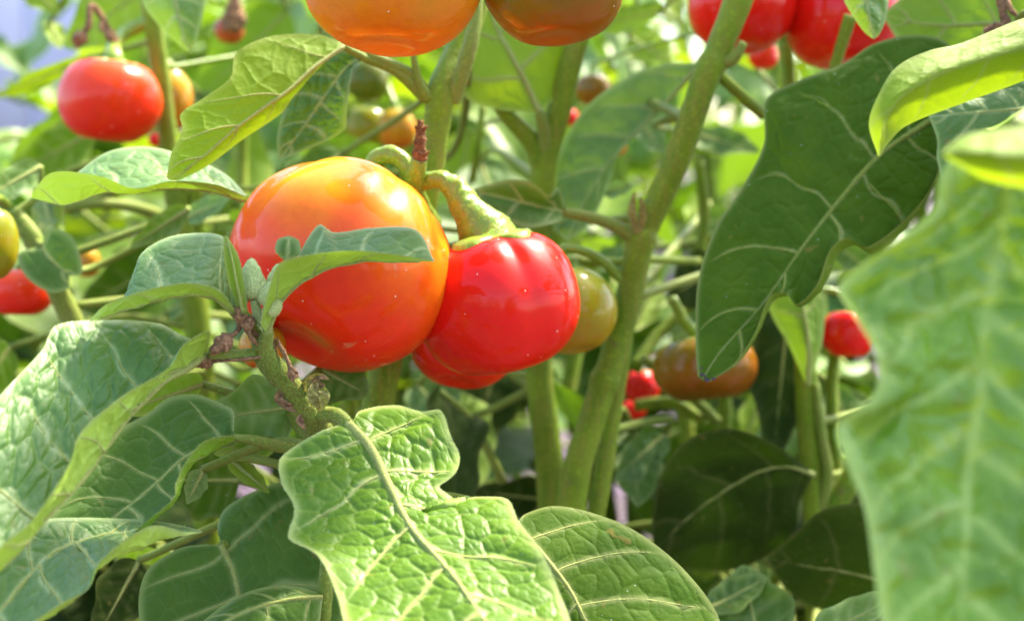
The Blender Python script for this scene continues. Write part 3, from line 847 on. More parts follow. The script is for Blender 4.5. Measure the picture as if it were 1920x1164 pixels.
# --- front plant -------------------------------------------------
ground_stem(PA, [(487, 600, 33.9, 26), (490, 640, 34.0, 36), (500, 672, 34.1, 44), (540, 722, 34.3, 46), (585, 785, 34.7, 50), (625, 850, 35.6, 46), (680, 980, 37, 46), (710, 1100, 37.5, 48)], 'scurf', lean=(.01, .03), n=18, sides=26, bump=0.00028, bscale=1300)
leaf(PA, [
 [(645,792,34.1),(600,808,33.6,.04),(530,858,33.2,.12),(528,905,32.6,.19),(552,950,31.9,.27),(541,1002,31.3,.36),(600,1052,30.5,.5),(632,1110,29.6,.62),(655,1180,28.7,.76),(760,1260,27.6),(985,1262,27.2)],
 [(652,792,34.0),(690,830,33.5),(722,890,32.6),(770,985,31.3),(850,1080,29.9),(915,1170,28.5),(985,1262,27.2)],
 [(662,790,34.1),(676,768,34.5,.03),(740,756,34.6,.07),(790,768,34.2,.11),(826,768,34,.135),(846,822,33.6,.18),(860,855,33.4,.21),(856,885,33.0,.24),(822,915,32.7,.28),(852,936,32.3,.32),(860,957,32.1,.35),(871,950,32.2,.36),(872,928,32.4,.37),(905,922,32.3,.39),(950,928,32.0,.42),(972,975,31.3,.48),(1005,1025,30.6,.55),(1042,1090,29.6,.68),(1070,1170,28.6,.82),(1060,1240,27.8),(985,1262,27.2)]],
 1, 'fresh', rows=260, nv_half=90, rib=0.00125, cup=-0.12, quilt=0.00048, veins=[(1,.085,.04),(1,.2,.045),(1,.33,.04),(1,.52,.10),(1,.70,.13),(-1,.07,.06),(-1,.215,.13),(-1,.41,.25),(-1,.60,.25),(-1,.78,.2)], wav=0.0012, vein_w=0.0007, downy=1, label="big glossy bright green leaf with a notch in its right side",
 stalk=[(655,795,34.0,20),(632,778,34.3,27),(600,778,34.6,34)])
leaf(PA, [
 [(388,648,33.8),(340,628,33.9,.07),(300,607,33.9,.15),(200,600,33.3,.3),(106,610,32.6,.45),(80,655,32,.52),(0,742,30.6,.68),(-90,860,29,.85),(-120,1000,27.6,.95),(-90,1140,26.8,1)],
 [(385,662,33.6),(345,690,33.2),(300,722,32.6),(235,787,31.8),(165,882,30.6),(85,972,29.3),(0,1066,28),(-90,1150,26.8)],
 [(388,655,33.4),(391,621,32.6,.035),(345,646,32.3,.10),(318,688,32,.2),(230,742,30.9,.37),(152,810,29.8,.53),(130,870,29.0,.62),(60,975,27.6,.8),(0,1025,26.8,.88),(-90,1120,26.4)]],
 1, 'blue', rows=240, nv_half=90, rib=0.001, quilt=0.0007, laterals=6, slope=0.16, vein_w=0.0008, cell=0.007, downy=2, label="broad folded leaf reaching out of the frame at left",
 stalk=[(392,660,33.5,20),(430,666,33.7,22),(492,664,34.1,26)])
leaf(PA, [
 [(438,808,35.3),(436,770,35.8,.08),(415,757,36,.12),(368,740,36,.2),(320,745,35.9,.27),(270,780,35.6,.4),(190,820,35,.55),(172,862,34.6),(128,925,34,.8),(80,976,33.4),(60,1050,32.8),(100,1062,32.9)],
 [(440,818,35.4),(400,832,35.2),(345,862,35,.25),(262,930,34.4,.6),(205,978,33.8,.8),(100,1062,32.9)],
 [(440,826,35),(388,854,34.4),(350,888,34.0,.35),(338,924,33.7,.5),(292,974,33.4,.7),(180,1050,33),(100,1062,32.9)],
 [(440,815,34.6),(385,826,34.0),(352,860,33.7,.3),(330,905,33.4,.45),(326,932,33.2,.55),(286,968,33.1,.7),(190,1040,33),(100,1062,32.9)]],
 1, 'green', rows=180, nv_half=70, rib=0.0008, quilt=0.0004, laterals=5, slope=0.2, vein_w=0.0006, downy=3, label="dark green leaf with rolled right margin under the folded leaf",
 stalk=[(440,820,35.2,14),(480,826,35.3,20),(548,842,35.6,22),(610,842,35.7,22)])
leaf(PA, [
 [(-60,1210,29.6),(-80,1060,30.8,.15),(0,990,31.8,.3),(60,976,32.4),(130,970,33,.55),(280,975,33.8,.8),(340,985,33.9,.93),(379,995,33.8)],
 [(-60,1210,29.5),(0,1145,30.2),(50,1085,31),(98,1036,31.8,.35),(190,1000,32.8,.6),(300,992,33.4,.85),(379,995,33.8)],
 [(-60,1210,29.5),(40,1195,29.2,.2),(130,1130,29.6,.4),(168,1105,30,.47),(186,1064,30.6,.55),(250,1035,31.6,.7),(320,1010,32.6,.88),(379,998,33.6)],
 [(-60,1210,29.4),(20,1190,28.9,.2),(120,1128,29,.4),(165,1103,29.4,.47),(184,1058,29.7,.55),(240,1008,30.8,.68),(290,985,31.8,.8),(345,997,33,.93),(379,996,33.7)]],
 1, 'blue', rows=180, nv_half=70, rib=0.0008, quilt=0.0004, laterals=5, slope=0.15, vein_w=0.0006, downy=4, label="blue-green leaf at the lower left corner pointing right",
 stalk=[(-60,1210,29.5,20),(-120,1300,29.6,24)])
leaf(PA, [
 [(430,560,33.8),(425,500,34.3,.1),(420,446,34.6,.25),(370,437,34.6,.4),(310,447,34.2,.5),(262,480,33.8,.65),(246,552,33.2,.82),(169,602,32.8)],
 [(438,588,33.4),(400,558,33,.15),(350,552,32.7),(240,578,32.3,.7),(190,597,32.5),(168,603,32.8)],
 [(440,580,33.2),(412,546,32.6,.15),(360,531,32.2,.35),(300,538,32,.5),(245,553,32,.68),(200,570,32.2,.85),(169,600,32.8)]],
 1, 'blue', rows=160, nv_half=64, rib=0.0005, quilt=0.00035, laterals=3, slope=0.2, vein_w=0.0006, cell=0.0045, downy=5, label="small folded leaf left of the buds",
 stalk=[(436,585,33.4,14),(455,605,33.7,16),(486,630,34.0,22)])
leaf(PA, [
 [(446,580,33.3),(428,525,33.2),(420,480,33.2),(419,444,33.2)],
 [(454,582,33.2),(442,520,32.9),(434,480,32.9),(424,443,33.1)],
 [(464,580,33.4),(456,520,33.2),(447,480,33.2),(427,444,33.2)]],
 1, 'lime', rows=60, nv_half=22, under=True, rib=0.0004, laterals=2, quilt=0.0002, downy=6, label="pale narrow leaf showing its underside against the orange fruit",
 stalk=[(454,580,33.2,14),(470,600,33.6,16),(487,620,33.95,22)])
leaf(PA, [
 [(505,600,33.9),(530,540,34.2,.2),(556,485,34.5,.35),(598,422,34.8,.48),(626,436,34.7,.54),(700,427,34.3,.7),(780,431,33.8,.88),(815,490,33)],
 [(500,625,33.6),(525,570,33.4,.15),(560,535,33.2,.27),(620,503,32.9,.45),(700,488,32.7,.68),(815,491,32.8)],
 [(488,605,33.2),(508,530,32.6,.15),(525,494,32.4,.25),(580,478,32.2,.4),(660,470,32.1,.6),(740,477,32.3,.8),(815,489,32.8)]],
 1, 'blue', rows=160, nv_half=64, rib=0.0006, quilt=0.0004, laterals=4, slope=0.16, vein_w=0.00055, downy=7, label="young folded leaf lying across the orange fruit",
 stalk=[(502,620,33.6,20),(498,640,33.8,26),(495,662,34.05,30)])
leaf(PA, [[(532,488,34.3),(517,470,34.3),(522,449,34.4),(541,442,34.4)], [(538,490,34.2),(540,466,34.2),(542,442,34.4)], [(545,488,34.3),(562,475,34.3),(560,452,34.4),(543,442,34.4)]],
 1, 'green', rows=50, nv_half=20, rib=0.0003, laterals=2, quilt=0.0002, downy=8, label="tiny round leaf above the buds", stalk=[(538,489,34.2,6),(530,505,34,8),(515,530,33.9,9)])
leaf(PA, [
 [(415,1022,37.5),(380,1020,37.4,.05),(330,1030,37.2,.1),(272,1075,36.8,.3),(262,1164,36,.6),(300,1240,35.5,.85),(470,1230,35.4)],
 [(415,1022,37.5),(437,1070,37.2),(450,1130,36.7),(470,1230,35.4)],
 [(415,1022,37.5),(408,985,37.9,.04),(425,950,38.1,.08),(490,915,38.2,.2),(548,903,38.2,.3),(610,960,38,.45),(650,1060,37.3,.65),(630,1180,36.2,.85),(470,1230,35.4)]],
 1, 'green', rows=150, nv_half=60, rib=0.0009, quilt=0.00035, laterals=3, slope=0.3, vein_w=0.0008, tstart=0.02, label="dusky matte leaf low down left of the big bright leaf",
 stalk=[(415,1022,37.5,18),(470,1000,38.6,18),(560,960,39,20),(650,920,37,20)])
leaf(PA, [
 [(605,1112,35.2),(560,1100,35.2),(510,1098,35),(450,1115,34.6),(385,1160,34),(330,1220,33.3)],
 [(605,1118,35),(530,1125,34.6),(450,1150,34),(330,1222,33.3)],
 [(605,1125,35),(590,1190,34.6),(500,1245,34),(400,1260,33.5),(330,1224,33.3)]],
 1, 'green', rows=80, nv_half=34, rib=0.0006, quilt=0.0003, laterals=4, label="leaf at the lower edge joined to a pale stalk")
ground_stem(PA, [(612,1040,35.6,22), (610,1110,35.3,30), (603,1180,35.2,30)], 'pale', name="side_shoot", lean=(.01, .02))
leaf(PA, [
 [(965,985,36.2),(950,1060,35.5),(990,1150,35),(1060,1220,34.4),(1150,1250,33.6)],
 [(968,985,36.2),(1010,1030,35.7),(1063,1095,35.1),(1100,1164,34.4),(1150,1250,33.6)],
 [(970,980,36.2),(985,963,36.6,.04),(1040,948,36.8,.14),(1120,964,36.6,.3),(1200,1000,36.2,.45),(1290,1075,35.6,.62),(1352,1170,35.0,.8),(1330,1250,34.3),(1150,1250,33.6)]],
 1, 'mid', rows=160, nv_half=64, rib=0.0010, quilt=0.00022, laterals=4, slope=0.2, vein_w=0.0008, label="broad dull green leaf at the lower edge right of the bright leaf",
 stalk=[(968,985,36.2,16),(920,950,36.8,18),(780,930,37.4,20),(690,990,37.1,22)])
for k_, pl_ in enumerate([[(487, 600, 33.9, 26), (490, 640, 34.0, 36), (500, 672, 34.1, 44), (540, 722, 34.3, 46), (585, 785, 34.7, 50), (625, 850, 35.6, 46)],
        [(392,660,33.5,20),(430,666,33.7,22),(492,664,34.1,26)], [(488,605,33.2,12),(502,620,33.6,20),(498,640,33.8,26),(495,662,34.05,30)], [(655,795,34.0,20),(632,778,34.3,27),(600,778,34.6,34)]]):
    tube_fuzz(PA, pl_, 1500 if k_ == 0 else 600, seed=k_ + 40)
# buds and withered flowers on the shoot
for (x, y, d, ax, ln, wd, sd_) in [(476,562,33.7,(-.05,1,.1),76,46,1), (498,574,33.6,(.35,1,.2),50,36,2), (507,548,33.9,(.3,1,0),56,26,3), (460,570,33.7,(-.5,1,.1),40,24,4), (506,588,33.4,(.5,.6,.4),38,26,5)]:
    b_ = blob("flower_bud", P(x, y, d), cdir(ax), ln * px(d), wd * px(d), 'bud', PA, bump=0.13, nribs=5, seed=sd_, taper=0.62, nu=40, nv=44)
    bv = np.array([v.co[:] for v in b_.data.vertices]) ; bn = np.array([v.normal[:] for v in b_.data.vertices])
    q_ = np.random.default_rng(sd_).integers(0, len(bv), 500)
    fuzz(b_, bv[q_] + ORIG[b_.name], bn[q_], 0.0004, 0.00003, ST['bud'], sd_)
ptube("bud_stalk", [(476,562,33.7,16),(482,585,33.8,20),(487,605,33.9,26)], ST['bud'], PA, n=6, bump=.0002, bscale=1500)
ptube("bud_stalk", [(500,576,33.6,14),(494,595,33.8,18),(489,615,33.9,22)], ST['bud'], PA, n=6, bump=.0002, bscale=1500)
def dried(pl, w0, seed, big, plantx, mat='dry'):
    a, b = pl[0], pl[-1]
    ptube("withered_flower", [(*p, w0) for p in pl], ST[mat], plantx, n=6, sides=9, bump=.0003, bscale=900, seed=seed)
    e = P(*b); ax = e - P(*pl[-2])
    blob("withered_flower", e - ax / np.linalg.norm(ax) * big * .1 * px(b[2]), ax, big * px(b[2]), big * .72 * px(b[2]), mat, plantx, bump=.75, seed=seed, nu=30, nv=30, taper=.8)
dried([(484,630,33.8),(452,600,33.6),(446,618,33.5),(430,632,33.4)], 10, 1, 44, PA)
dried([(478,640,33.7),(462,618,33.5),(457,604,33.4)], 8, 2, 34, PA)
dried([(482,646,33.6),(468,630,33.4),(466,618,33.4)], 8, 3, 34, PA)
dried([(500,668,33.9),(440,675,33.6),(410,676,33.6),(396,678,33.6)], 6, 4, 30, PA)
dried([(520,640,34.2),(536,668,34.0),(545,690,33.9)], 8, 5, 24, PA)
for sd_, pl in enumerate([[(520,700,34.3),(512,650,34.1),(522,632,34.0)], [(578,770,34.5),(548,765,34.2),(522,748,34.1),(528,735,34.1),(540,738,34.1)], [(580,775,34.5),(562,785,34.2),(572,805,34.2)], [(560,745,34.4),(575,715,34.2),(600,705,34.1),(618,712,34.1)], [(566,745,34.4),(590,720,34.0),(610,722,34.0)]]):
    petal("withered_sepal", pl, 15, 'dry', PA, sd_)
for sd_, pl in enumerate([[(582,712,34.2),(592,740,34.0),(600,772,34.1)], [(600,720,34.1),(608,742,33.9),(602,770,34.0)], [(592,715,34.0),(586,742,33.9),(596,765,34.0)]]):
    petal("withered_petal", pl, 22, 'drypale', PA, sd_ + 7)

# --- plant with the fruit pair ------------------------------------
ground_stem(PB, [(912,-180,43,44),(893,10,43,46), (862,90,42.6,50), (828,175,42,56), (820,240,42,48), (805,350,42,44), (775,480,42.2,48), (740,600,42.4,54), (722,690,42.5,60), (706,780,42.6,60), (690,900,42.6,60)], 'stem', lean=(-.01,.01), sides=24, n=14)
ptube("side_shoot", [(845,190,42,34),(862,150,41.8,32),(880,90,41.7,30),(892,40,41.8,24),(900,-30,42,18)], ST['pale'], PB, n=8, bump=.0002, bscale=500)
leaf(PB, [
 [(688,85,41),(650,82,41.2,.12),(590,112,41.6,.3),(545,160,41.8,.5),(530,210,42,.65),(519,260,42,.85),(523,299,42)],
 [(690,98,41),(650,130,41.2,.2),(590,210,41.5,.55),(525,298,42)],
 [(690,105,41),(665,125,40.6,.15),(655,170,40.6,.35),(650,215,40.8,.55),(646,243,41,.68),(600,270,41.4,.8),(523,301,42)]],
 1, 'green', rows=150, nv_half=60, rib=0.0007, quilt=0.0006, laterals=5, slope=0.15, vein_w=0.0006, cell=0.0035, label="dark leaf hanging behind the top of the orange fruit",
 stalk=[(688,102,41,16),(720,115,41.2,18),(770,140,41.6,22),(805,185,42,28)])
leaf(PB, [
 [(640,80,40.6),(600,66,40.4,.08),(520,66,39.8,.2),(462,85,39.2,.3),(440,105,39,.34),(432,145,38.8,.42),(380,185,38.4,.52),(338,215,38,.62),(342,245,38,.7),(322,285,37.8,.82),(312,333,37.7)],
 [(645,88,40.5),(590,125,40,.13),(537,172,39.5,.3),(447,236,38.8,.6),(370,300,38.2,.85),(316,336,37.8)],
 [(648,92,40.6),(612,114,40.5,.1),(548,185,40.2,.36),(527,213,40,.45),(455,262,39.4,.65),(388,312,38.7,.85),(335,338,38,.97),(320,338,37.9)]],
 1, 'lime', rows=160, nv_half=64, under=True, rib=0.0007, quilt=0.00035, laterals=4, slope=0.2, vein_w=0.0006, label="backlit lime green leaf arching above the orange fruit",
 stalk=[(645,88,40.5,14),(690,112,41.0,16),(740,132,41.4,20),(800,185,41.9,26)])
ptube("side_shoot", [(805,185,41.8,24),(788,160,41.6,18),(780,130,41.5,14),(774,100,41.4,12),(770,50,41.2,12)], ST['pale'], PB, n=6)
# the peduncle of the pair with its corky broken tip
pd = ptube("fruit_truss", [(812,420,42,34),(790,385,41.0,34),(776,352,39.8,38),(780,325,39.4,36),(786,298,39.2,30)], ST['stalk'], PB, sides=20, n=10, bump=.0004, bscale=500)
ptube("corky_tip", [(785,306,39.25,30),(787,285,39.15,26),(789,262,39.1,20),(788,245,39.1,16),(789,226,39.1,14)], ST['stub'], pd, sides=16, n=12, bump=.0007, bscale=900)
for q, (x, y) in enumerate([(780,268), (797,240), (800,288), (781,240)]):
    ptube("corky_tip", [(788,y+8,39.1,10),(x,y,39.0,7),(x+(x-788)*.5,y-4,39.0,3)], ST['stub'], pd, sides=8, n=5, bump=.0003, bscale=1500, seed=q)

ORANGE = [(0.84,0.36,0.012),(0.86,0.34,0.010),(0.88,0.31,0.008),(0.90,0.26,0.006),(0.90,0.195,0.005),(0.90,0.10,0.004),(0.88,0.034,0.004),(0.86,0.019,0.004),(0.84,0.024,0.004)]
RED = [(0.84,0.010,0.004),(0.83,0.008,0.004),(0.80,0.007,0.004),(0.80,0.008,0.004),(0.82,0.016,0.004)]
OREDL = [(0.84,0.10,0.005),(0.84,0.06,0.005),(0.82,0.028,0.004),(0.80,0.016,0.004),(0.80,0.02,0.004)]
TURN = [(0.14,0.17,0.010),(0.32,0.24,0.008),(0.66,0.26,0.008),(0.80,0.20,0.006),(0.80,0.17,0.006)]
OLIVE = [(0.05,0.08,0.005),(0.10,0.10,0.005),(0.19,0.105,0.005),(0.28,0.10,0.005),(0.36,0.09,0.005)]
GREEN = [(0.04,0.09,0.006),(0.06,0.12,0.006),(0.08,0.14,0.007),(0.10,0.15,0.008)]
YELG = [(0.10,0.17,0.008),(0.17,0.22,0.008),(0.27,0.24,0.008),(0.38,0.20,0.008)]
YEL = [(0.22,0.20,0.008),(0.40,0.26,0.008),(0.55,0.16,0.008),(0.55,0.06,0.006)]

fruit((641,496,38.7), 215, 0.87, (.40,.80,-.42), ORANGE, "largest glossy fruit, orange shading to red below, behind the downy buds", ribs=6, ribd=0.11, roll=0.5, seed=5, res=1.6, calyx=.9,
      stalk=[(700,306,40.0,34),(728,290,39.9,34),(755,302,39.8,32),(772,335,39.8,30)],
      blotch=[(-.2,-.78,.6,.012,(.30,.30,.02),.75), (-.28,.72,.5,.02,(.85,.50,.02),.8), (.93,.22,.05,.42,(.90,.055,.004),.95)])  # last patch: redder right side painted in to counter the sun's yellow glow
fruit((933,566,39.6), 156, 0.88, (-.2,.95,.06), RED, "glossy bright red fruit with a fat green stalk, touching the orange one", ribs=5, ribd=0.13, roll=1.35, seed=8, res=1.5, calyx=1.5,
      stalk=[(893,416,39.4,84),(874,388,39.4,62),(852,354,39.5,46),(822,336,39.6,36),(782,345,39.8,30)])
fruit((868,640,43.2), 102, 0.86, (.1,.8,-.3), OREDL, "red fruit mostly hidden beneath the bright red one", ribs=5, seed=3)
fruit((1072,582,44.6), 84, 0.98, (-.2,.9,-.2), [(0.18,0.26,0.010),(0.24,0.28,0.010),(0.30,0.26,0.010),(0.42,0.23,0.010)], "olive green unripe fruit half behind the bright red fruit", seed=4, ribs=4, ribd=.03)
fruit((735,-38,35.4), 168, 0.82, (.05,.95,-.1), TURN, "large orange fruit cut by the top edge, left of the upright stem", seed=12, ribs=6, ribd=.06, roll=.3, res=1.3, blotch=[(-.6,.1,.8,.12,(.46,.30,.010),.6), (.5,-.4,.7,.05,(.50,.26,.008),.5)], stalk=[(760,-190,37,40),(820,-230,40,36),(900,-190,42,34)])
fruit((1037,-24,36.0), 133, 0.80, (-.05,.95,-.1), OLIVE, "olive and orange ribbed fruit cut by the top edge, right of the upright stem", seed=14, ribs=6, ribd=.13, roll=.9, res=1.3, blotch=[(-.7,-.2,.7,.16,(.13,.15,.007),.8), (.2,-.3,.9,.03,(.10,.11,.006),.7)], stalk=[(1010,-150,37,40),(960,-200,40.5,36),(915,-170,42,34)])

# --- slanting stem ------------------------------------------------
ground_stem(PC, [(1420,-120,45,54),(1385,0,45,54),(1345,100,45.2,50),(1335,122,45.2,57),(1322,150,45.2,51),(1270,300,45.5,50),(1212,425,45.8,50),(1203,448,45.8,58),(1196,475,45.8,51),(1172,590,46,50),(1142,690,46,50),(1134,712,46,57),(1126,738,46,51),(1078,900,46,54)], 'stem', lean=(-.01,.0), sides=24, n=14)
ground_stem(PC, [(1182,560,46.8,18),(1172,640,46.9,28),(1150,760,47,36),(1128,900,47,36),(1115,980,47,36)], 'stem', name="side_shoot")
leaf(PC, [
 [(1060,395,45),(1056,375,44.8,.05),(1045,350,44.6,.1),(1030,366,44.3,.2),(1000,345,44.2,.35),(960,336,44.4,.55),(920,345,44.6,.8),(884,356,45)],
 [(1057,398,45),(1000,385,44.6),(940,370,44.6),(883,358,45)],
 [(1058,402,45),(1052,412,44.6),(1030,421,44.1,.2),(985,426,44,.4),(930,402,44.4,.75),(884,361,45)]],
 1, 'green', rows=60, nv_half=24, rib=0.0006, laterals=3, cup=.15, label="small rounded leaf above the red fruit on a pale stalk", stalk=[(1057,398,45,18),(1100,406,45.1,22),(1150,422,45.4,24),(1200,452,45.8,28)])
leaf(PC, [
 [(1310,118,50),(1250,120,50.3),(1200,132,50.5),(1110,190,50.6),(1062,255,50.4),(1032,340,50),(1030,420,49.6),(1062,450,49.4)],
 [(1312,122,50),(1255,185,50.2),(1185,255,50.2),(1115,345,49.8),(1062,452,49.4)],
 [(1312,126,50),(1272,165,49.6),(1205,242,49.4),(1158,290,49.2),(1140,350,49),(1105,420,49.2),(1064,452,49.4)]],
 1, 'blue', rows=70, nv_half=28, rib=0.001, laterals=5, label="broad dark leaf slanting down behind the slanting stem", stalk=[(1312,122,50,16),(1340,110,48,18),(1345,110,45.3,22)])
ptube("side_shoot", [(1345,120,45.2,26),(1375,110,44.9,24),(1395,80,44.7,16)], ST['pale'], PC, n=6)
ptube("leaf_stalk", [(1335,130,45.4,20),(1380,170,46,22),(1430,215,47,22)], ST['stem'], PC, n=6)
for q, pl in enumerate([[(1195,440,45.4),(1185,400,45.2),(1190,360,45.2)], [(1198,440,45.4),(1206,400,45.2),(1200,370,45.1)]]):
    petal("withered_sepal", pl, 16, 'drypale', PC, q)
# forked stem behind
ground_stem(PG, [(1095,40,48,40),(1075,100,48.2,44),(1050,200,48.6,46),(1022,300,49,50),(1012,420,49.3,50),(1008,560,49.5,50),(1010,690,49.5,50),(1030,880,49.6,52)], 'stem', lean=(.0,.02), sides=18)
ptube("side_shoot", [(918,170,48,26),(950,215,48.3,30),(1000,270,48.8,38),(1018,320,49,40)], ST['stem'], PG, n=8)
leaf(PG, [
 [(1005,212,48),(930,205,47.5),(870,180,47),(858,120,47),(868,40,47.3),(900,-50,48)],
 [(1012,210,48),(985,155,47.8),(958,103,47.6),(928,45,47.8),(900,-50,48)],
 [(1015,205,48),(1060,170,48.5),(1088,110,48.8),(1085,40,48.8),(1050,-30,48.5),(900,-52,48)]],
 1, 'lime', rows=60, nv_half=24, under=True, rib=0.0012, laterals=3, slope=.25, vein_w=.0011, tstart=.25, label="backlit leaf between the two upper fruits showing its veins", stalk=[(1012,210,48,20),(1020,250,48.4,24),(1022,300,48.9,28)])

# --- right plant --------------------------------------------------
ground_stem(PD, [(1990,-160,44,50),(1960,60,43.8,50),(1905,300,43.5,52),(1850,520,43.5,54),(1800,800,43.6,56),(1780,1000,43.6,58)], 'stem')
leaf(PD, [
 [(1745,222,42),(1790,160,42.6,.03),(1780,85,42.8,.07),(1720,66,42.6,.12),(1640,82,42.3,.2),(1580,120,42,.27),(1500,150,41.7,.35),(1437,187,41.4,.42),(1432,270,41.2,.5),(1392,350,40.8,.58),(1345,420,40.4,.66),(1310,520,40,.78),(1304,640,39.6,.92),(1308,705,39.4,1)],
 [(1745,225,42),(1650,290,41.5,.2),(1570,380,41,.42),(1500,470,40.5,.62),(1430,570,40,.82),(1350,660,39.6,.95),(1316,712,39.4)],
 [(1750,228,42),(1764,270,42,.08),(1758,330,41.8,.18),(1720,400,41.4,.3),(1642,476,40.8,.44),(1600,460,40.4,.48),(1570,478,40.2,.52),(1542,545,40.0,.6),(1500,577,40,.67),(1478,557,39.8,.7),(1452,566,39.7,.74),(1422,630,39.5,.84),(1382,682,39.4,.92),(1330,716,39.4,1)],
 [(1750,228,42),(1763,270,41.98,.08),(1756,328,41.75,.18),(1714,394,41.2,.3),(1628,462,40.4,.44),(1586,447,39.95,.48),(1557,468,39.75,.52),(1531,534,39.6,.6),(1494,570,39.85,.67),(1470,549,39.5,.7),(1443,556,39.35,.74),(1416,622,39.3,.84),(1379,678,39.35,.92),(1329,715,39.4,1)]],
 1, 'mid', rows=240, nv_half=90, rib=0.0009, quilt=0.0004, laterals=5, slope=0.12, vein_w=0.00045, cell=.006, thick_edge=.0008, rib_mat='pale', label="big dark hanging leaf with pale veins and wavy margin",
 stalk=[(1745,225,42,22),(1790,215,42.4,24),(1850,260,43,26),(1900,330,43.5,30)])
leaf(PD, [
 [(1990,20,33.5),(1920,34,33,.15),(1800,82,32.4,.45),(1740,96,32,.58),(1682,125,31.8,.7),(1650,172,31.6,.82),(1629,232,31.5,.93),(1646,292,31.5)],
 [(1990,70,32.6),(1900,95,32.2),(1790,130,31.7),(1700,175,31.3),(1660,230,31.3),(1648,293,31.5)],
 [(1990,120,33.2),(1920,152,33,.2),(1800,196,32.6,.5),(1700,236,32.1,.8),(1665,270,31.7,.93),(1650,294,31.5)]],
 1, 'lime', rows=90, nv_half=36, under=True, rib=0, laterals=4, quilt=.0003, label="yellow-green backlit leaf curling down at upper right",
 stalk=[(1990,70,32.8,16),(2060,120,36,20),(1990,220,42,24)])
leaf(PD, [
 [(1990,120,41),(1850,150,40.8),(1760,190,40.4),(1740,217,40.2)],
 [(1990,195,40.6),(1900,206,40.4),(1810,212,40.2),(1741,219,40.2)],
 [(1990,420,39.5),(1850,430,39.4),(1775,350,39.8,.6),(1757,300,40,.75),(1757,262,40.1),(1742,221,40.2)]],
 1, 'blue', rows=90, nv_half=36, rib=.0007, laterals=4, label="leaf with a pale wavy edge under the yellow-green curled leaf", stalk=[(1990,195,40.6,20),(2030,240,42,22),(1930,330,43.4,26)])
leaf(PD, [
 [(1800,262,23.5),(1764,330,23.4,.1),(1750,390,23.2,.16),(1680,452,23,.22),(1572,535,22.8,.3),(1600,590,22.6,.35),(1640,660,22.4,.42),(1640,735,22.3,.49),(1570,800,22.2,.56),(1590,875,22,.62),(1620,950,21.9,.7),(1640,1080,21.7,.82),(1655,1170,21.5,.9),(1720,1260,21,1)],
 [(1900,240,23.4),(1880,400,23.6),(1850,600,23.2),(1830,800,22.8),(1810,1000,22.3),(1790,1260,21.6)],
 [(2010,240,23),(2090,500,22.6),(2090,800,22.2),(2050,1050,21.8),(1900,1260,21.2)]],
 1, 'broad', rows=190, nv_half=80, rib=0, vein_gain=.45, quilt=0.0018, laterals=7, slope=.16, cell=.010, vein_w=.0011, thick_edge=.0026, label="very near out-of-focus blistered leaf along the right edge",
 stalk=[(1900,240,23.4,30),(1960,200,26,30),(2080,250,34,30),(1930,420,43.4,30)])
leaf(PD, [
 [(1766,286,22.6),(1800,258,22.4),(1850,246,22.3),(1920,236,22.2),(2010,226,22.2)],
 [(1768,288,22.3),(1810,285,21.8),(1860,290,21.6),(1920,295,21.6),(2010,300,21.8)],
 [(1768,292,22.6),(1800,312,22.3),(1850,338,22.2),(1920,354,22.1),(2010,372,22.2)]],
 1, 'lime', rows=60, nv_half=26, under=True, rib=0, laterals=3, quilt=.0003, label="blurred yellow-green fold above the near blistered leaf", stalk=[(2010,300,21.9,20),(2080,330,26,24),(1940,450,43.3,26)])
leaf(PD, [
 [(1960,-60,46),(1850,-60,46.2),(1740,-40,46.4),(1662,20,46.6)],
 [(1960,40,46),(1850,45,46),(1750,48,46.2),(1660,30,46.6)],
 [(1960,130,46),(1850,130,46),(1750,110,46.2),(1690,80,46.4),(1660,40,46.6)]],
 1, 'fresh', rows=60, nv_half=24, under=True, rib=.001, laterals=4, label="broad backlit leaf in the upper right corner", stalk=[(1960,40,46,18),(1990,30,45,20)])
leaf(PD, [[(1570,-60,41),(1582,0,41,.4),(1602,35,41),(1620,60,41),(1636,73,41)], [(1622,-60,40.6),(1628,20,40.6),(1637,73,40.9)], [(1672,-60,41.2),(1666,4,41.2,.4),(1660,40,41.2),(1648,66,41.1),(1638,74,41)]],
 1, 'blue', rows=60, nv_half=24, rib=.0006, laterals=3, label="small pale leaf tip hanging in front of the red fruit at upper right", stalk=[(1622,-60,40.6,14),(1700,-120,41,16),(1975,-60,43.8,22)])
ptube("withered_flower", [(1868,-40,42,14),(1880,20,41.8,16),(1890,52,41.7,18)], ST['dry'], PD, n=8, bump=.0005, bscale=700)
ptube("withered_flower", [(1880,-10,41.9,10),(1898,22,41.7,12),(1908,30,41.7,8)], ST['dry'], PD, n=6, bump=.0004, bscale=700)
ptube("withered_flower", [(1845,60,41.8,14),(1868,52,41.7,18),(1890,54,41.7,14)], ST['dry'], PD, n=6, bump=.0005, bscale=700)

tip_leaf = [o for o in bpy.data.objects if o.get("label", "").startswith("big dark hanging leaf")][0]
bruise = simple_mat("purple brown bruise", (0.05, 0.02, 0.05), (0.09, 0.045, 0.05), 400)
for (x, y, w_) in [(1316,702,9),(1326,712,11),(1338,710,8),(1314,690,6),(1322,705,6)]:
    c_ = P(x, y, 39.28); a_ = np.linspace(0, 2 * math.pi, 9, endpoint=False)
    rr_ = w_ * .5 * px(39.3) * (1 + .35 * np.sin(a_ * 3 + x))
    top = c_ + RT * (np.cos(a_) * rr_)[:, None] + UP * (np.sin(a_) * rr_ * .7)[:, None]
    vv = np.vstack([c_[None] - FWD * .0001, top])
    ff = np.array([[0, i + 1, (i + 1) % 9 + 1] for i in range(9)])
    link("bruise", mesh_from("bruise", vv, ff, bruise), tip_leaf, c_)

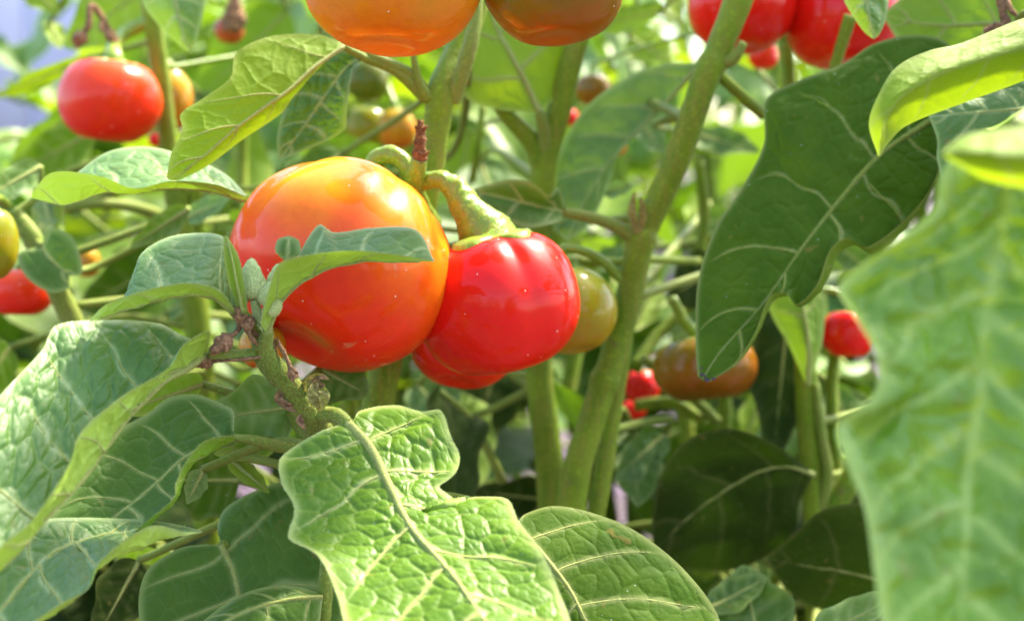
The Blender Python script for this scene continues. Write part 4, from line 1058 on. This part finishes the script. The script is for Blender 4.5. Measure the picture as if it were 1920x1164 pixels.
# --- upright stem at right ---------------------------------------
ground_stem(PH, [(1500,560,50,18),(1505,640,50.2,30),(1512,720,50.4,44),(1520,850,50.5,46),(1530,990,50.6,46)], 'stem')
ptube("side_shoot", [(1530,720,50,14),(1542,820,50,18),(1552,890,50.1,22),(1535,960,50.4,26)], ST['pale'], PH, n=8)
ptube("side_shoot", [(1680,760,50.8,40),(1620,860,50.6,44),(1575,930,50.5,46),(1536,985,50.6,40)], ST['stem'], PH, n=8)
leaf(PH, [[(1512,720,49.6),(1480,650,49.4),(1440,570,49.6),(1450,470,50)], [(1514,720,49.5),(1515,640,49),(1500,540,49.3),(1490,440,50)], [(1516,720,49.6),(1542,640,49.4),(1545,560,49.6),(1520,450,50)]],
 1, 'fresh', rows=50, nv_half=20, rib=.0009, under=True, laterals=3, label="yellowish leaf base running into the upright stem at right")
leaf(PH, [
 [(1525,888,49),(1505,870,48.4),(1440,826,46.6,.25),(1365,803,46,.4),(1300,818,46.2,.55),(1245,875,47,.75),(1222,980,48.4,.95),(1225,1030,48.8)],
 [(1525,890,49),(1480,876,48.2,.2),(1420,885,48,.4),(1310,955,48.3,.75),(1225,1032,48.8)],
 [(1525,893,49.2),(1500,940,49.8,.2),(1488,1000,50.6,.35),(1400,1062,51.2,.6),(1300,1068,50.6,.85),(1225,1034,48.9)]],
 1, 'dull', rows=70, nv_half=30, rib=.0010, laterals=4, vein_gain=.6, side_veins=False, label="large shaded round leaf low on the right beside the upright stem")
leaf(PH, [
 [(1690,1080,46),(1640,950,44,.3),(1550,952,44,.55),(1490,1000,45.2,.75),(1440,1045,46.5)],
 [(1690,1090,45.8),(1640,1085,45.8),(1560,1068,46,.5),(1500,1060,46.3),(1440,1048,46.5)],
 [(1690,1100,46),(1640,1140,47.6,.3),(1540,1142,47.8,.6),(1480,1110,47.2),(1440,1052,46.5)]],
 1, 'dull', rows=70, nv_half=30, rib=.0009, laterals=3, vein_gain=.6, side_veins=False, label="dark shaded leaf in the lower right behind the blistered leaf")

# --- left plants --------------------------------------------------
ground_stem(PE, [(268,-80,54,32),(285,30,54,34),(300,130,54.2,34),(316,260,54.5,36),(335,390,54.8,46),(368,590,55,50),(380,760,55,52)], 'stem', lean=(.01,.02))
STEMS.append((PD, catmull(np.array([P(1990,-150,44), P(2010,-350,46), P(1960,-600,49)]), 12)))
STEMS.append((PC, catmull(np.array([P(1420,-110,45), P(1450,-300,46), P(1470,-520,48), P(1480,-640,50)]), 12)))
STEMS.append((PH, catmull(np.array([P(1475,85,54), P(1500,-120,55), P(1620,-400,57), P(1700,-600,58)]), 12)))
STEMS.append((PH, catmull(np.array([P(1475,80,54), P(1480,160,54), P(1470,300,54), P(1480,560,52)]), 12)))
ptube("side_shoot", [(365,330,54.6,24),(372,450,55.2,26),(380,560,55.4,28)], ST['stem'], PE, n=8)
ptube("leaf_stalk", [(118,392,51,18),(180,382,52,20),(250,388,53,22),(312,408,54.4,26)], ST['pale'], PE, n=8)
leaf(PE, [
 [(462,365,40),(420,325,40.6,.12),(340,290,41,.3),(270,275,41,.45),(200,286,40.6,.6),(135,330,40,.8),(90,350,39.4,.92),(58,368,39)],
 [(466,376,39.6),(400,360,39,.2),(320,352,38.6,.36),(245,362,38.3,.54),(190,360,38.2,.67),(125,383,38.3,.83),(58,371,38.8)],
 [(464,370,39.4),(400,345,38.2,.2),(320,340,37.8,.36),(250,353,37.6,.54),(190,331,37.5,.67),(100,323,37.7,.85),(60,362,38.6)]],
 1, 'blue', rows=150, nv_half=60, rib=.0006, laterals=4, quilt=.0004, label="folded leaf lying level below the red fruit at upper left", stalk=[(466,374,39.6,16),(480,400,42,18),(440,440,48,20),(375,500,54.6,24)])
leaf(PE, [[(262,-70,47),(268,5,47,.45),(300,50,47),(335,85,47),(353,98,47)], [(318,-70,46.5),(332,20,46.5),(345,70,46.7),(354,98,47)], [(388,-70,47),(384,5,47,.45),(376,50,47),(365,85,47),(355,98,47)]],
 1, 'blue', rows=60, nv_half=24, rib=.0007, laterals=4, label="pale leaf tip hanging down at the top left", stalk=[(318,-70,46.5,14),(310,-120,50,16),(272,-60,54,20)])
dried([(215,95,53),(195,40,52.8),(172,10,52.6),(165,50,52.4),(157,62,52.4)], 12, 11, 34, PE)
dried([(195,35,52.8),(190,55,52.6),(200,62,52.6)], 9, 12, 30, PE)
ground_stem(PF, [(25,400,46,34),(60,445,46,38),(100,530,46.2,38),(135,600,46.5,42),(190,760,47,44),(220,900,47,44)], 'pale', lean=(.01, .02))
leaf(PF, [[(78,462,45.6),(50,468,45.4),(33,480,45.3),(50,520,45,.5),(95,548,44.8),(128,540,44.9),(130,518,45)], [(80,462,45.5),(95,485,45.2),(130,516,45)], [(82,462,45.6),(82,440,45.6),(100,427,45.5,.25),(135,445,45.3,.5),(153,490,45.1,.75),(152,514,45),(131,517,45)]],
 1, 'green', rows=60, nv_half=24, rib=.0006, laterals=2, label="small blunt leaf on the stem at the left edge", stalk=[(80,462,45.5,10),(70,455,45.8,14)])
ptube("side_shoot", [(118,320,50,20),(110,420,49.5,22),(120,520,48,22),(150,640,47,24)], ST['stem'], PF, n=8)

fruit((206,189,52), 95, 0.87, (.1,.95,.05), OREDL, "soft-focus red fruit at upper left against the pale sky", seed=21, ribs=4, ribd=.035, roll=.8, stalk=[(215,85,53,26),(240,60,54,24),(285,40,54,22)], blotch=[(-.9,.3,.3,.3,(.72,.10,.06),.6)])
fruit((316,186,56.5), 44, 1.4, (0,1,0), YEL, "small yellow-orange fruit peeping out behind the thin stem at upper left", seed=22, ribs=0, ribd=0, res=.6, stalk=[(310,110,56.5,14),(300,90,54.6,14)])
fruit((1392,8,49), 102, 0.88, (.1,1,-.1), RED, "red fruit behind the top of the slanting stem", seed=23, ribs=5, ribd=.05, stalk=[(1400,-110,49,26),(1405,-130,46,26)], calyx=1.0)
fruit((1578,28,49.5), 108, 0.94, (0,1,-.1), RED, "dark red fruit behind the small hanging leaf tip at upper right", seed=24, ribs=5, ribd=.04, stalk=[(1590,-110,49,26),(1640,-160,47,24)])
fruit((1432,106,58), 28, .9, (0,1,0), OREDL, "little orange fruit below the two red ones at the top right", seed=25, res=.5, calyx=0)
fruit((690,152,62), 40, 1.0, (0,1,0), GREEN, "dark green unripe fruit beside the dark hanging leaf", seed=26, res=.6, ribs=4, ribd=.02)
fruit((690,240,64), 40, 1.05, (.15,1,0), YELG, "pale yellow-green fruit, left of a blurred pair behind the stalk", seed=27, res=.6, ribs=4, ribd=.02, stalk=[(705,180,64,14),(720,150,64,12)])
fruit((744,242,62), 36, 1.12, (-.1,1,0), YEL, "yellow fruit with orange base, right of a blurred pair behind the stalk", seed=28, res=.6, ribs=4, ribd=.02, stalk=[(736,190,62,14),(722,150,63,12)])
fruit((-22,455,42), 54, 1.32, (0,1,0), YELG, "yellow-green fruit cut by the left edge", seed=29, res=.7, ribs=4, ribd=.02, stalk=[(-10,370,43,18),(15,385,45.5,18)])
fruit((38,546,50), 62, .78, (0,1,0), OREDL, "red fruit at the left edge below the yellow-green one", seed=30, res=.7, stalk=[(60,480,49,14),(95,520,47,14)])
fruit((164,492,60), 24, 1.2, (0,1,0), YEL, "tiny orange fruit blurred beside the small blunt leaf", seed=31, res=.5, calyx=0)
fruit((492,650,37.5), 44, .95, (0,1,0), YEL, "small yellow-orange fruit tucked behind the downy shoot", seed=32, res=.6, ribs=4, ribd=.02)
fruit((1322,690,50.5), 98, 0.66, (-.1,1,-.1), [(0.08,0.10,0.006),(0.20,0.13,0.006),(0.26,0.085,0.006),(0.14,0.055,0.005)], "brownish orange lobed fruit behind the tip of the big dark leaf", seed=33, ribs=4, ribd=.13, roll=.4, stalk=[(1290,610,50.5,22),(1260,560,50,20)])
fruit((1204,725,58), 34, 1.0, (0,1,0), RED, "small red fruit right of the slanting stem low down", seed=34, res=.6, ribs=0)
fruit((1188,768,62), 24, .8, (0,1,0), RED, "dull red fruit just below the small red one", seed=35, res=.5, calyx=0)
fruit((1590,625,52), 50, .95, (0,1,0), RED, "red fruit half hidden by the edge of the blurred near leaf", seed=37, ribs=0, res=.6)
fruit((1068,221,66), 17, .95, (0,1,0), RED, "tiny red fruit left of the broad dark leaf", seed=37, res=.4, calyx=0)
fruit((1161,278,70), 11, .95, (0,1,0), RED, "tiniest red dot of fruit beside the slanting stem", seed=38, res=.4, calyx=0)
fruit((290,262,60), 12, 1.1, (0,1,0), RED, "tiny red fruit under the thin stem at upper left", seed=39, res=.4, calyx=0)
f24 = fruit((430,58,62), 28, .9, (.1,1,.1), [(.16,.03,.02),(.3,.06,.02),(.5,.10,.02),(.45,.12,.02)], "small orange fruit under a blackened withered calyx at the top left", seed=40, res=.5, calyx=0, ribs=0)
blob("calyx", P(436, 62, 60.6), cdir((.05, 1, 0)), 60 * px(60), 42 * px(60), 'dry', f24, bump=.6, seed=4)
ptube("fruit_stalk", [(440,10,61,18),(436,-40,61,16)], ST['dry'], f24, n=5)
fruit((1112,168,62), 34, .9, (0,1,0), OLIVE, "dark olive fruit in shade below the upper olive fruit", seed=41, res=.5)
fruit((872,712,45.5), 40, .7, (.3,.9,0), RED, "dark red fruit lowest of the hidden cluster", seed=42, res=.6) if False else None

# ------------------------------------------------------------------ mid-distance leaves set one by one
for (pl, b, tip, wd, mat, roll, und) in [
 (PE,(165,108,60),(-20,185,57),64,'lime',1.0,True), (PE,(40,-40,60),(112,28,60),60,'lime',.3,True), (PE,(95,40,61),(112,92,60),42,'lime',.4,True),
 (PE,(270,-20,62),(120,90,62),110,'blue',.2,False), (PE,(180,245,60),(5,335,57),95,'fresh',.4,False), (PE,(120,225,62),(20,300,62),60,'fresh',.6,False),
 (PF,(75,312,46),(-30,372,44),62,'blue',.3,False), (PE,(540,20,68),(370,190,68),150,'fresh',.3,True), (PE,(400,200,68),(500,430,66),130,'lime',.5,True),
 (PE,(270,600,62),(40,720,58),140,'fresh',.6,False), (PE,(330,480,60),(150,580,58),130,'mid',.3,False), (PE,(400,430,66),(330,620,66),110,'fresh',.4,True),
 (PE,(110,330,54),(60,470,52),60,'green',.2,False), (PE,(82,372,50),(95,430,49),46,'green',.2,False), (PE,(360,170,66),(420,330,64),90,'green',.2,False),
 (PE,(20,650,52),(-60,760,50),120,'fresh',.7,False),(PE,(200,660,56),(20,760,50),130,'green',.5,False),
 (PB,(660,30,58),(560,-20,58),90,'fresh',.3,True), (PB,(600,60,56),(760,60,56),60,'fresh',.5,False), (PB,(640,290,56),(520,360,54),80,'green',.2,False),
 (PB,(720,330,60),(600,260,58),90,'green',.2,False), (PG,(900,300,64),(960,470,60),140,'green',.3,False), (PG,(880,250,66),(850,400,64),90,'lime',.3,True),
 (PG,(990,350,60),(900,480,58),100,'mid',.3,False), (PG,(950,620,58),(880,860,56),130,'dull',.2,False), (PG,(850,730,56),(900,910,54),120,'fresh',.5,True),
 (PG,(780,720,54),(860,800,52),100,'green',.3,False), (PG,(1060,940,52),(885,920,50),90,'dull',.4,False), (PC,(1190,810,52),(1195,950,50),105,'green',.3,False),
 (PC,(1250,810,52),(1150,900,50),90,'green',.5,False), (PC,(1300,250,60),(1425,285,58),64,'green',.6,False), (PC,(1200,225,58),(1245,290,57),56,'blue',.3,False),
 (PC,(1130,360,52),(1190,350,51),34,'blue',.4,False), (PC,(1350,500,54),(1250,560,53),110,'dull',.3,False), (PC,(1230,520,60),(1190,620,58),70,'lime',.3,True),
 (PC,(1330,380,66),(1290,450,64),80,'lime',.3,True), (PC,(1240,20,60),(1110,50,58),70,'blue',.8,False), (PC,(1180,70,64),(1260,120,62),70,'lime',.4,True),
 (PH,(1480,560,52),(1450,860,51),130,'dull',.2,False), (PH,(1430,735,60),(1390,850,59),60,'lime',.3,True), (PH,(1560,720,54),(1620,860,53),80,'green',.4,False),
 (PH,(1420,130,60),(1380,30,60),60,'lime',.3,True), (PH,(1430,1240,43),(1392,1058,44.5),160,'green',.1,False), (PH,(1520,1200,40),(1680,1115,39),110,'blue',.9,False),
 (PH,(1330,1140,44),(1440,1080,44),70,'green',.4,False),
 (PA,(560,760,38.5),(380,790,37.5),150,'blue',.35,False), (PA,(530,830,38.2),(400,850,37.6),60,'fresh',.8,False), (PA,(430,860,38),(505,925,37.4),44,'lime',.6,True),
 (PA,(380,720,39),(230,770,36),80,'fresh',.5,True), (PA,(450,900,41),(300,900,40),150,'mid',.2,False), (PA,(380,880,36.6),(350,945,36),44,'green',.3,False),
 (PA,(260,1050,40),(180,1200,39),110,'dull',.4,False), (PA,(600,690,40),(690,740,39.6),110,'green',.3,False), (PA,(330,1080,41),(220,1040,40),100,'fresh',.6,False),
 (PD,(1800,-20,52),(1680,90,50),150,'green',.3,True), (PD,(1960,120,48),(1850,200,46),120,'green',.5,False),
 (PD,(1940,260,34),(1780,330,31),120,'fresh',.9,False)]:
    bl(pl, b, tip, wd, mat, roll, under=und)

# the tops of the plants go on above: leaves spreading over the bed
cr = random.Random(31)
for i in range(34):
    bx, by, bd = cr.uniform(950, 2500), cr.uniform(-620, -140), cr.uniform(45, 64)
    a = cr.uniform(0, 6.28)
    ln = cr.uniform(170, 300)
    bl(cr.choice((PC, PC, PH, PD)), (bx, by, bd), (bx + ln * math.cos(a), by + abs(ln * .35 * math.sin(a)), bd + 3.5 * math.sin(a)), cr.uniform(110, 180), cr.choice(('fresh', 'green', 'blue')), cr.uniform(1.0, 1.9), seed=i, rows=24,
       petiole=(bx - ln * .5 * math.cos(a), by + 60, bd - 1.5 * math.sin(a), 14))
for pl_, top in ((PC, [(1420,-110,45,52),(1450,-300,46,44),(1470,-520,48,30),(1480,-640,50,16)]), (PH, [(1475,85,54,24),(1500,-120,55,26),(1620,-400,57,22),(1700,-600,58,12)]), (PD, [(1990,-150,44,44),(2010,-350,46,36),(1960,-600,49,18)])):
    ptube("stem", top, ST['stem'], pl_, n=8)

for i in range(9):  # out-of-frame leaves added to keep sun off the near blistered leaf
    bx, by, bd = cr.uniform(1900, 2500), cr.uniform(-350, 250), cr.uniform(27, 38)
    a = cr.uniform(0, 6.28); ln = cr.uniform(260, 380)
    bl(PD, (bx, by, bd), (bx + ln * .6 * math.cos(a) + 60, by + ln * .3, bd + 3 * math.sin(a)), cr.uniform(180, 260), 'green', cr.uniform(.8, 1.7), seed=i + 60, rows=24, petiole=(bx + 60, by - 80, bd + 4, 18))

def near_plant(p):
    return min(STEMS, key=lambda it: float(np.min(np.linalg.norm(it[1] - p, axis=1))))[0]
fr = random.Random(77)
for i in range(46):
    bx, by, bd = fr.uniform(820, 1680), fr.uniform(380, 1080), fr.uniform(53, 66)
    a = fr.uniform(0, 6.28); ln = fr.uniform(60, 130)
    if any(abs(bx + ln * .5 * math.cos(a) - fx) < 120 and abs(by - fy) < 110 for fx, fy in ((1205, 735), (1590, 625), (1330, 690), (165, 492), (40, 545))): continue
    bl(near_plant(P(bx, by, bd)), (bx, by, bd), (bx + ln * math.cos(a), by + ln * .8 * math.sin(a) + 30, bd - 1), fr.uniform(40, 85), fr.choice(('green', 'mid', 'fresh', 'mid', 'green')), fr.uniform(0, 1.2), seed=i + 90, rows=22)
for i in range(26):
    bx, by, bd = fr.uniform(0, 820), fr.uniform(330, 1150), fr.uniform(46, 62)
    a = fr.uniform(0, 6.28); ln = fr.uniform(60, 130)
    if any(abs(bx + ln * .5 * math.cos(a) - fx) < 120 and abs(by - fy) < 110 for fx, fy in ((1205, 735), (1590, 625), (1330, 690), (165, 492), (40, 545))): continue
    bl(near_plant(P(bx, by, bd)), (bx, by, bd), (bx + ln * math.cos(a), by + ln * .8 * math.sin(a) + 30, bd - 1), fr.uniform(40, 85), fr.choice(('green', 'mid', 'fresh', 'mid', 'green')), fr.uniform(0, 1.2), seed=i + 160, rows=22)

# thin leaf stalks and twigs crossing the gaps
for (pl, pts, mat) in [(PC,[(1205,672,52,18),(1270,720,53,20),(1345,790,54,20)],'pale'), (PC,[(1085,490,50,16),(1150,492,50,16),(1190,486,48,16),(1310,490,52,16)],'stem'),
  (PG,[(905,200,56,14),(895,280,56,14),(885,340,57,14)],'stem'), (PC,[(1340,540,55,18),(1240,620,54,22),(1190,690,53,26)],'stem'),
  (PH,[(1475,80,54,24),(1480,160,54,26),(1470,300,54,28),(1480,560,52,28)],'stem'), (PD,[(1595,30,46,24),(1570,110,46.5,22),(1540,220,47,22)],'stem'),
  (PE,[(455,200,60,20),(455,330,60,22),(460,520,58,24)],'stem'), (PH,[(1355,690,56,16),(1360,780,56,26),(1350,960,55,28)],'stem'),
  (PH,[(1575,600,53,18),(1560,720,53,24),(1570,900,52,26)],'stem'), (PC,[(1190,760,54,22),(1260,755,54,22),(1320,790,54,20)],'stem'),
  (PC,[(1310,300,56,20),(1320,420,56,22),(1300,560,55,24)],'stem'), (PC,[(1110,480,58,30),(1090,600,58,30),(1060,760,57,30)],'stem')]:
    ptube("side_shoot", pts, ST[mat], pl, n=8, sides=12, bump=.0002, bscale=400)

# ------------------------------------------------------------------ plants further back in the bed
def template(seed, L=1.0):
    r_ = np.random.default_rng(seed)
    rows = 22
    t = np.linspace(0, 1, rows)
    prof = np.sin(np.pi * t ** 0.72) ** 0.75 * 0.30
    wl = prof * (1 + .12 * np.sin(t * 16 + r_.uniform(0, 6))); wr = prof * (1 + .12 * np.sin(t * 16 + r_.uniform(0, 6)))
    droop = r_.uniform(.15, .55)
    M = np.stack([0 * t, t * (1 - .15 * droop), -droop * t ** 2], 1)
    sdv = np.array((1.0, 0, 0)); up = np.array((0, 0.0, 1))
    cup = r_.uniform(.1, .5)
    und = .05 * np.sin(t * 12 + r_.uniform(0, 6)) * (prof > .05)
    S = np.stack([M - sdv * wl[:, None] + up * (wl * cup + und)[:, None], M - sdv * wl[:, None] * .5 + up * (wl * cup * .25)[:, None], M,
                  M + sdv * wr[:, None] * .5 + up * (wr * cup * .25)[:, None], M + sdv * wr[:, None] + up * (wr * cup - und)[:, None]])
    return S * L
TPL = {}
LEAFLEN = (0.055, 0.08, 0.11)
for mat in ('fresh', 'green', 'blue', 'lime', 'dull', 'mid'):
    for k in range(3):
        me, ml, mn = blade_mesh(template(50 + k + len(TPL), LEAFLEN[k]), 2, LF[mat], nv_half=8, laterals=4, cell=.012, vein_w=.0012, quilt=.0008, face=(0, 0, 1), vein_gain=.3)
        TPL[mat, k] = me
bgr = random.Random(5)
def bgplant(x, y, h, nleaf, label, mats, low=.22):
    e = empty("eggplant_plant", (x, y, 0), label, "plant", GRP)
    lean = (bgr.uniform(-.08, .08), bgr.uniform(-.05, .05))
    nst = 3
    for k in range(nst):
        a = bgr.uniform(0, 6.28); sp = bgr.uniform(.05, .16)
        top = np.array((x + lean[0] + sp * math.cos(a), y + lean[1] + sp * math.sin(a), h * bgr.uniform(.8, 1.05)))
        pts = np.array([(x, y, -.01), (x + lean[0] * .3 + .02 * math.cos(a), y + .02 * math.sin(a), h * .3), (x + lean[0] * .7 + sp * .6 * math.cos(a), y + lean[1] * .6 + sp * .6 * math.sin(a), h * .65), top])
        tube("stem", pts, [.008, .0065, .005, .003], ST['stem'], e, sides=9, n=8)
        c = catmull(pts, 12); STEMS.append((e, c))
        for q in range(nleaf // nst):
            u = bgr.uniform(low, 1.0)
            p = c[int(u * (len(c) - 1))]
            az = bgr.uniform(0, 6.28)
            mat = bgr.choice(mats); kk = bgr.choice((0, 1, 1, 2))
            pl = bgr.uniform(.03, .07)
            d = np.array((math.cos(az), math.sin(az), bgr.uniform(.1, .8)))
            end = p + d * pl
            o = bpy.data.objects.new("leaf", TPL[mat, kk]); COL.objects.link(o)
            ORIG[o.name] = end
            o.parent = e; o.location = Vector(end - ORIG[e.name])
            o.rotation_euler = (bgr.uniform(-.9, .35), bgr.uniform(-.5, .5), az - math.pi / 2)
            s = bgr.uniform(.75, 1.2); o.scale = (s, s, s)
            if y < 1.5: tube("leaf_stalk", [p, p + d * pl * .6 + (0, 0, .004), end], [.002, .0017, .0014], ST['pale'], o, origin=end, sides=6, n=3)
    return e
spots = [(-.17,.78,.58,"bright"),(-.06,.9,.66,"mid"),(.08,.80,.60,"mid"),(.27,.76,.60,"mid"),(.42,.9,.62,"dark"),(-.24,1.05,.56,"bright"),(-.16,1.3,.66,"bright"),(0.0,1.25,.70,"bright"),
         (.24,1.2,.66,"bright"),(.5,1.25,.7,"mid"),(-.36,1.75,.6,"bright"),(-.12,1.8,.72,"bright"),(.3,1.75,.74,"bright"),(.72,1.7,.74,"mid"),(-.4,2.5,.8,"mid"),(.15,2.5,.8,"bright"),(.65,2.6,.85,"bright"),(1.1,2.5,.9,"mid")]
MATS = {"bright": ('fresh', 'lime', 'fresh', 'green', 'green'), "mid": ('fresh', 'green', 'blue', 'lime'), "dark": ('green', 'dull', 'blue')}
where = ["blurred plant behind the red fruit at upper left", "blurred plant behind the blurred yellow pair", "blurred plant behind the forked stem", "blurred plant right behind the slanting stem", "blurred plant behind the dark hanging leaf",
  "second-row plant beside the pale gap of sky", "second-row plant behind the lime green arching leaf", "second-row plant behind the thick upright stem", "second-row plant behind the top of the slanting stem", "second-row plant behind the two red fruits at top right",
  "third-row plant below the pale gap of sky", "third-row plant behind the orange fruit", "third-row plant behind the broad dark leaf", "third-row plant behind the right-hand leaves",
  "rear-row plant seen between the left stems", "rear-row plant seen beside the forked stem", "rear-row plant seen between the red fruits", "rear-row plant farthest right"]
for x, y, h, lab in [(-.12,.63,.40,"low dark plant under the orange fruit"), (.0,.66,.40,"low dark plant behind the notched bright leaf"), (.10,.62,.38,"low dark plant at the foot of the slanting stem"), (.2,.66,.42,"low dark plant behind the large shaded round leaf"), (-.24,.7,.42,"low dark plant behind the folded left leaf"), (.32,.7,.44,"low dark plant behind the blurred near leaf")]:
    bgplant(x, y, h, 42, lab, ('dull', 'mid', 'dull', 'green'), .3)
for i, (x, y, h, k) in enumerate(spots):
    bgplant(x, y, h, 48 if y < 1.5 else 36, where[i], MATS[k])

# every leaf and fruit set by hand hangs on a stalk from the nearest stem
for pl, o, p, ax in NEED:
    b = nearest_stem(p, pl)
    d, q = b
    m = p - ax * min(.5 * d, .03) * .6 + (q - p) * .45 + np.array((0, 0, -.004))
    r_ = .0011 + .006 * min(d, .10)
    tube("leaf_stalk", [p, m, q], [.0011, (r_ + .0011) / 2, r_], ST['pale'], o, origin=p, sides=8, n=8)
for o, p, za, Rm in LOOSE_FRUIT:
    d, q = nearest_stem(p, None, -.01)
    up = p + za * Rm * .45 + np.array((0, 0, Rm * .2))
    tube("fruit_stalk", [p - za * Rm * .05, up, up + (q - up) * .5 + np.array((0, 0, .3 * Rm)), q], [Rm * .16, Rm * .12, Rm * .11, Rm * .12], ST['stalk'], o, origin=p, sides=9, n=8)
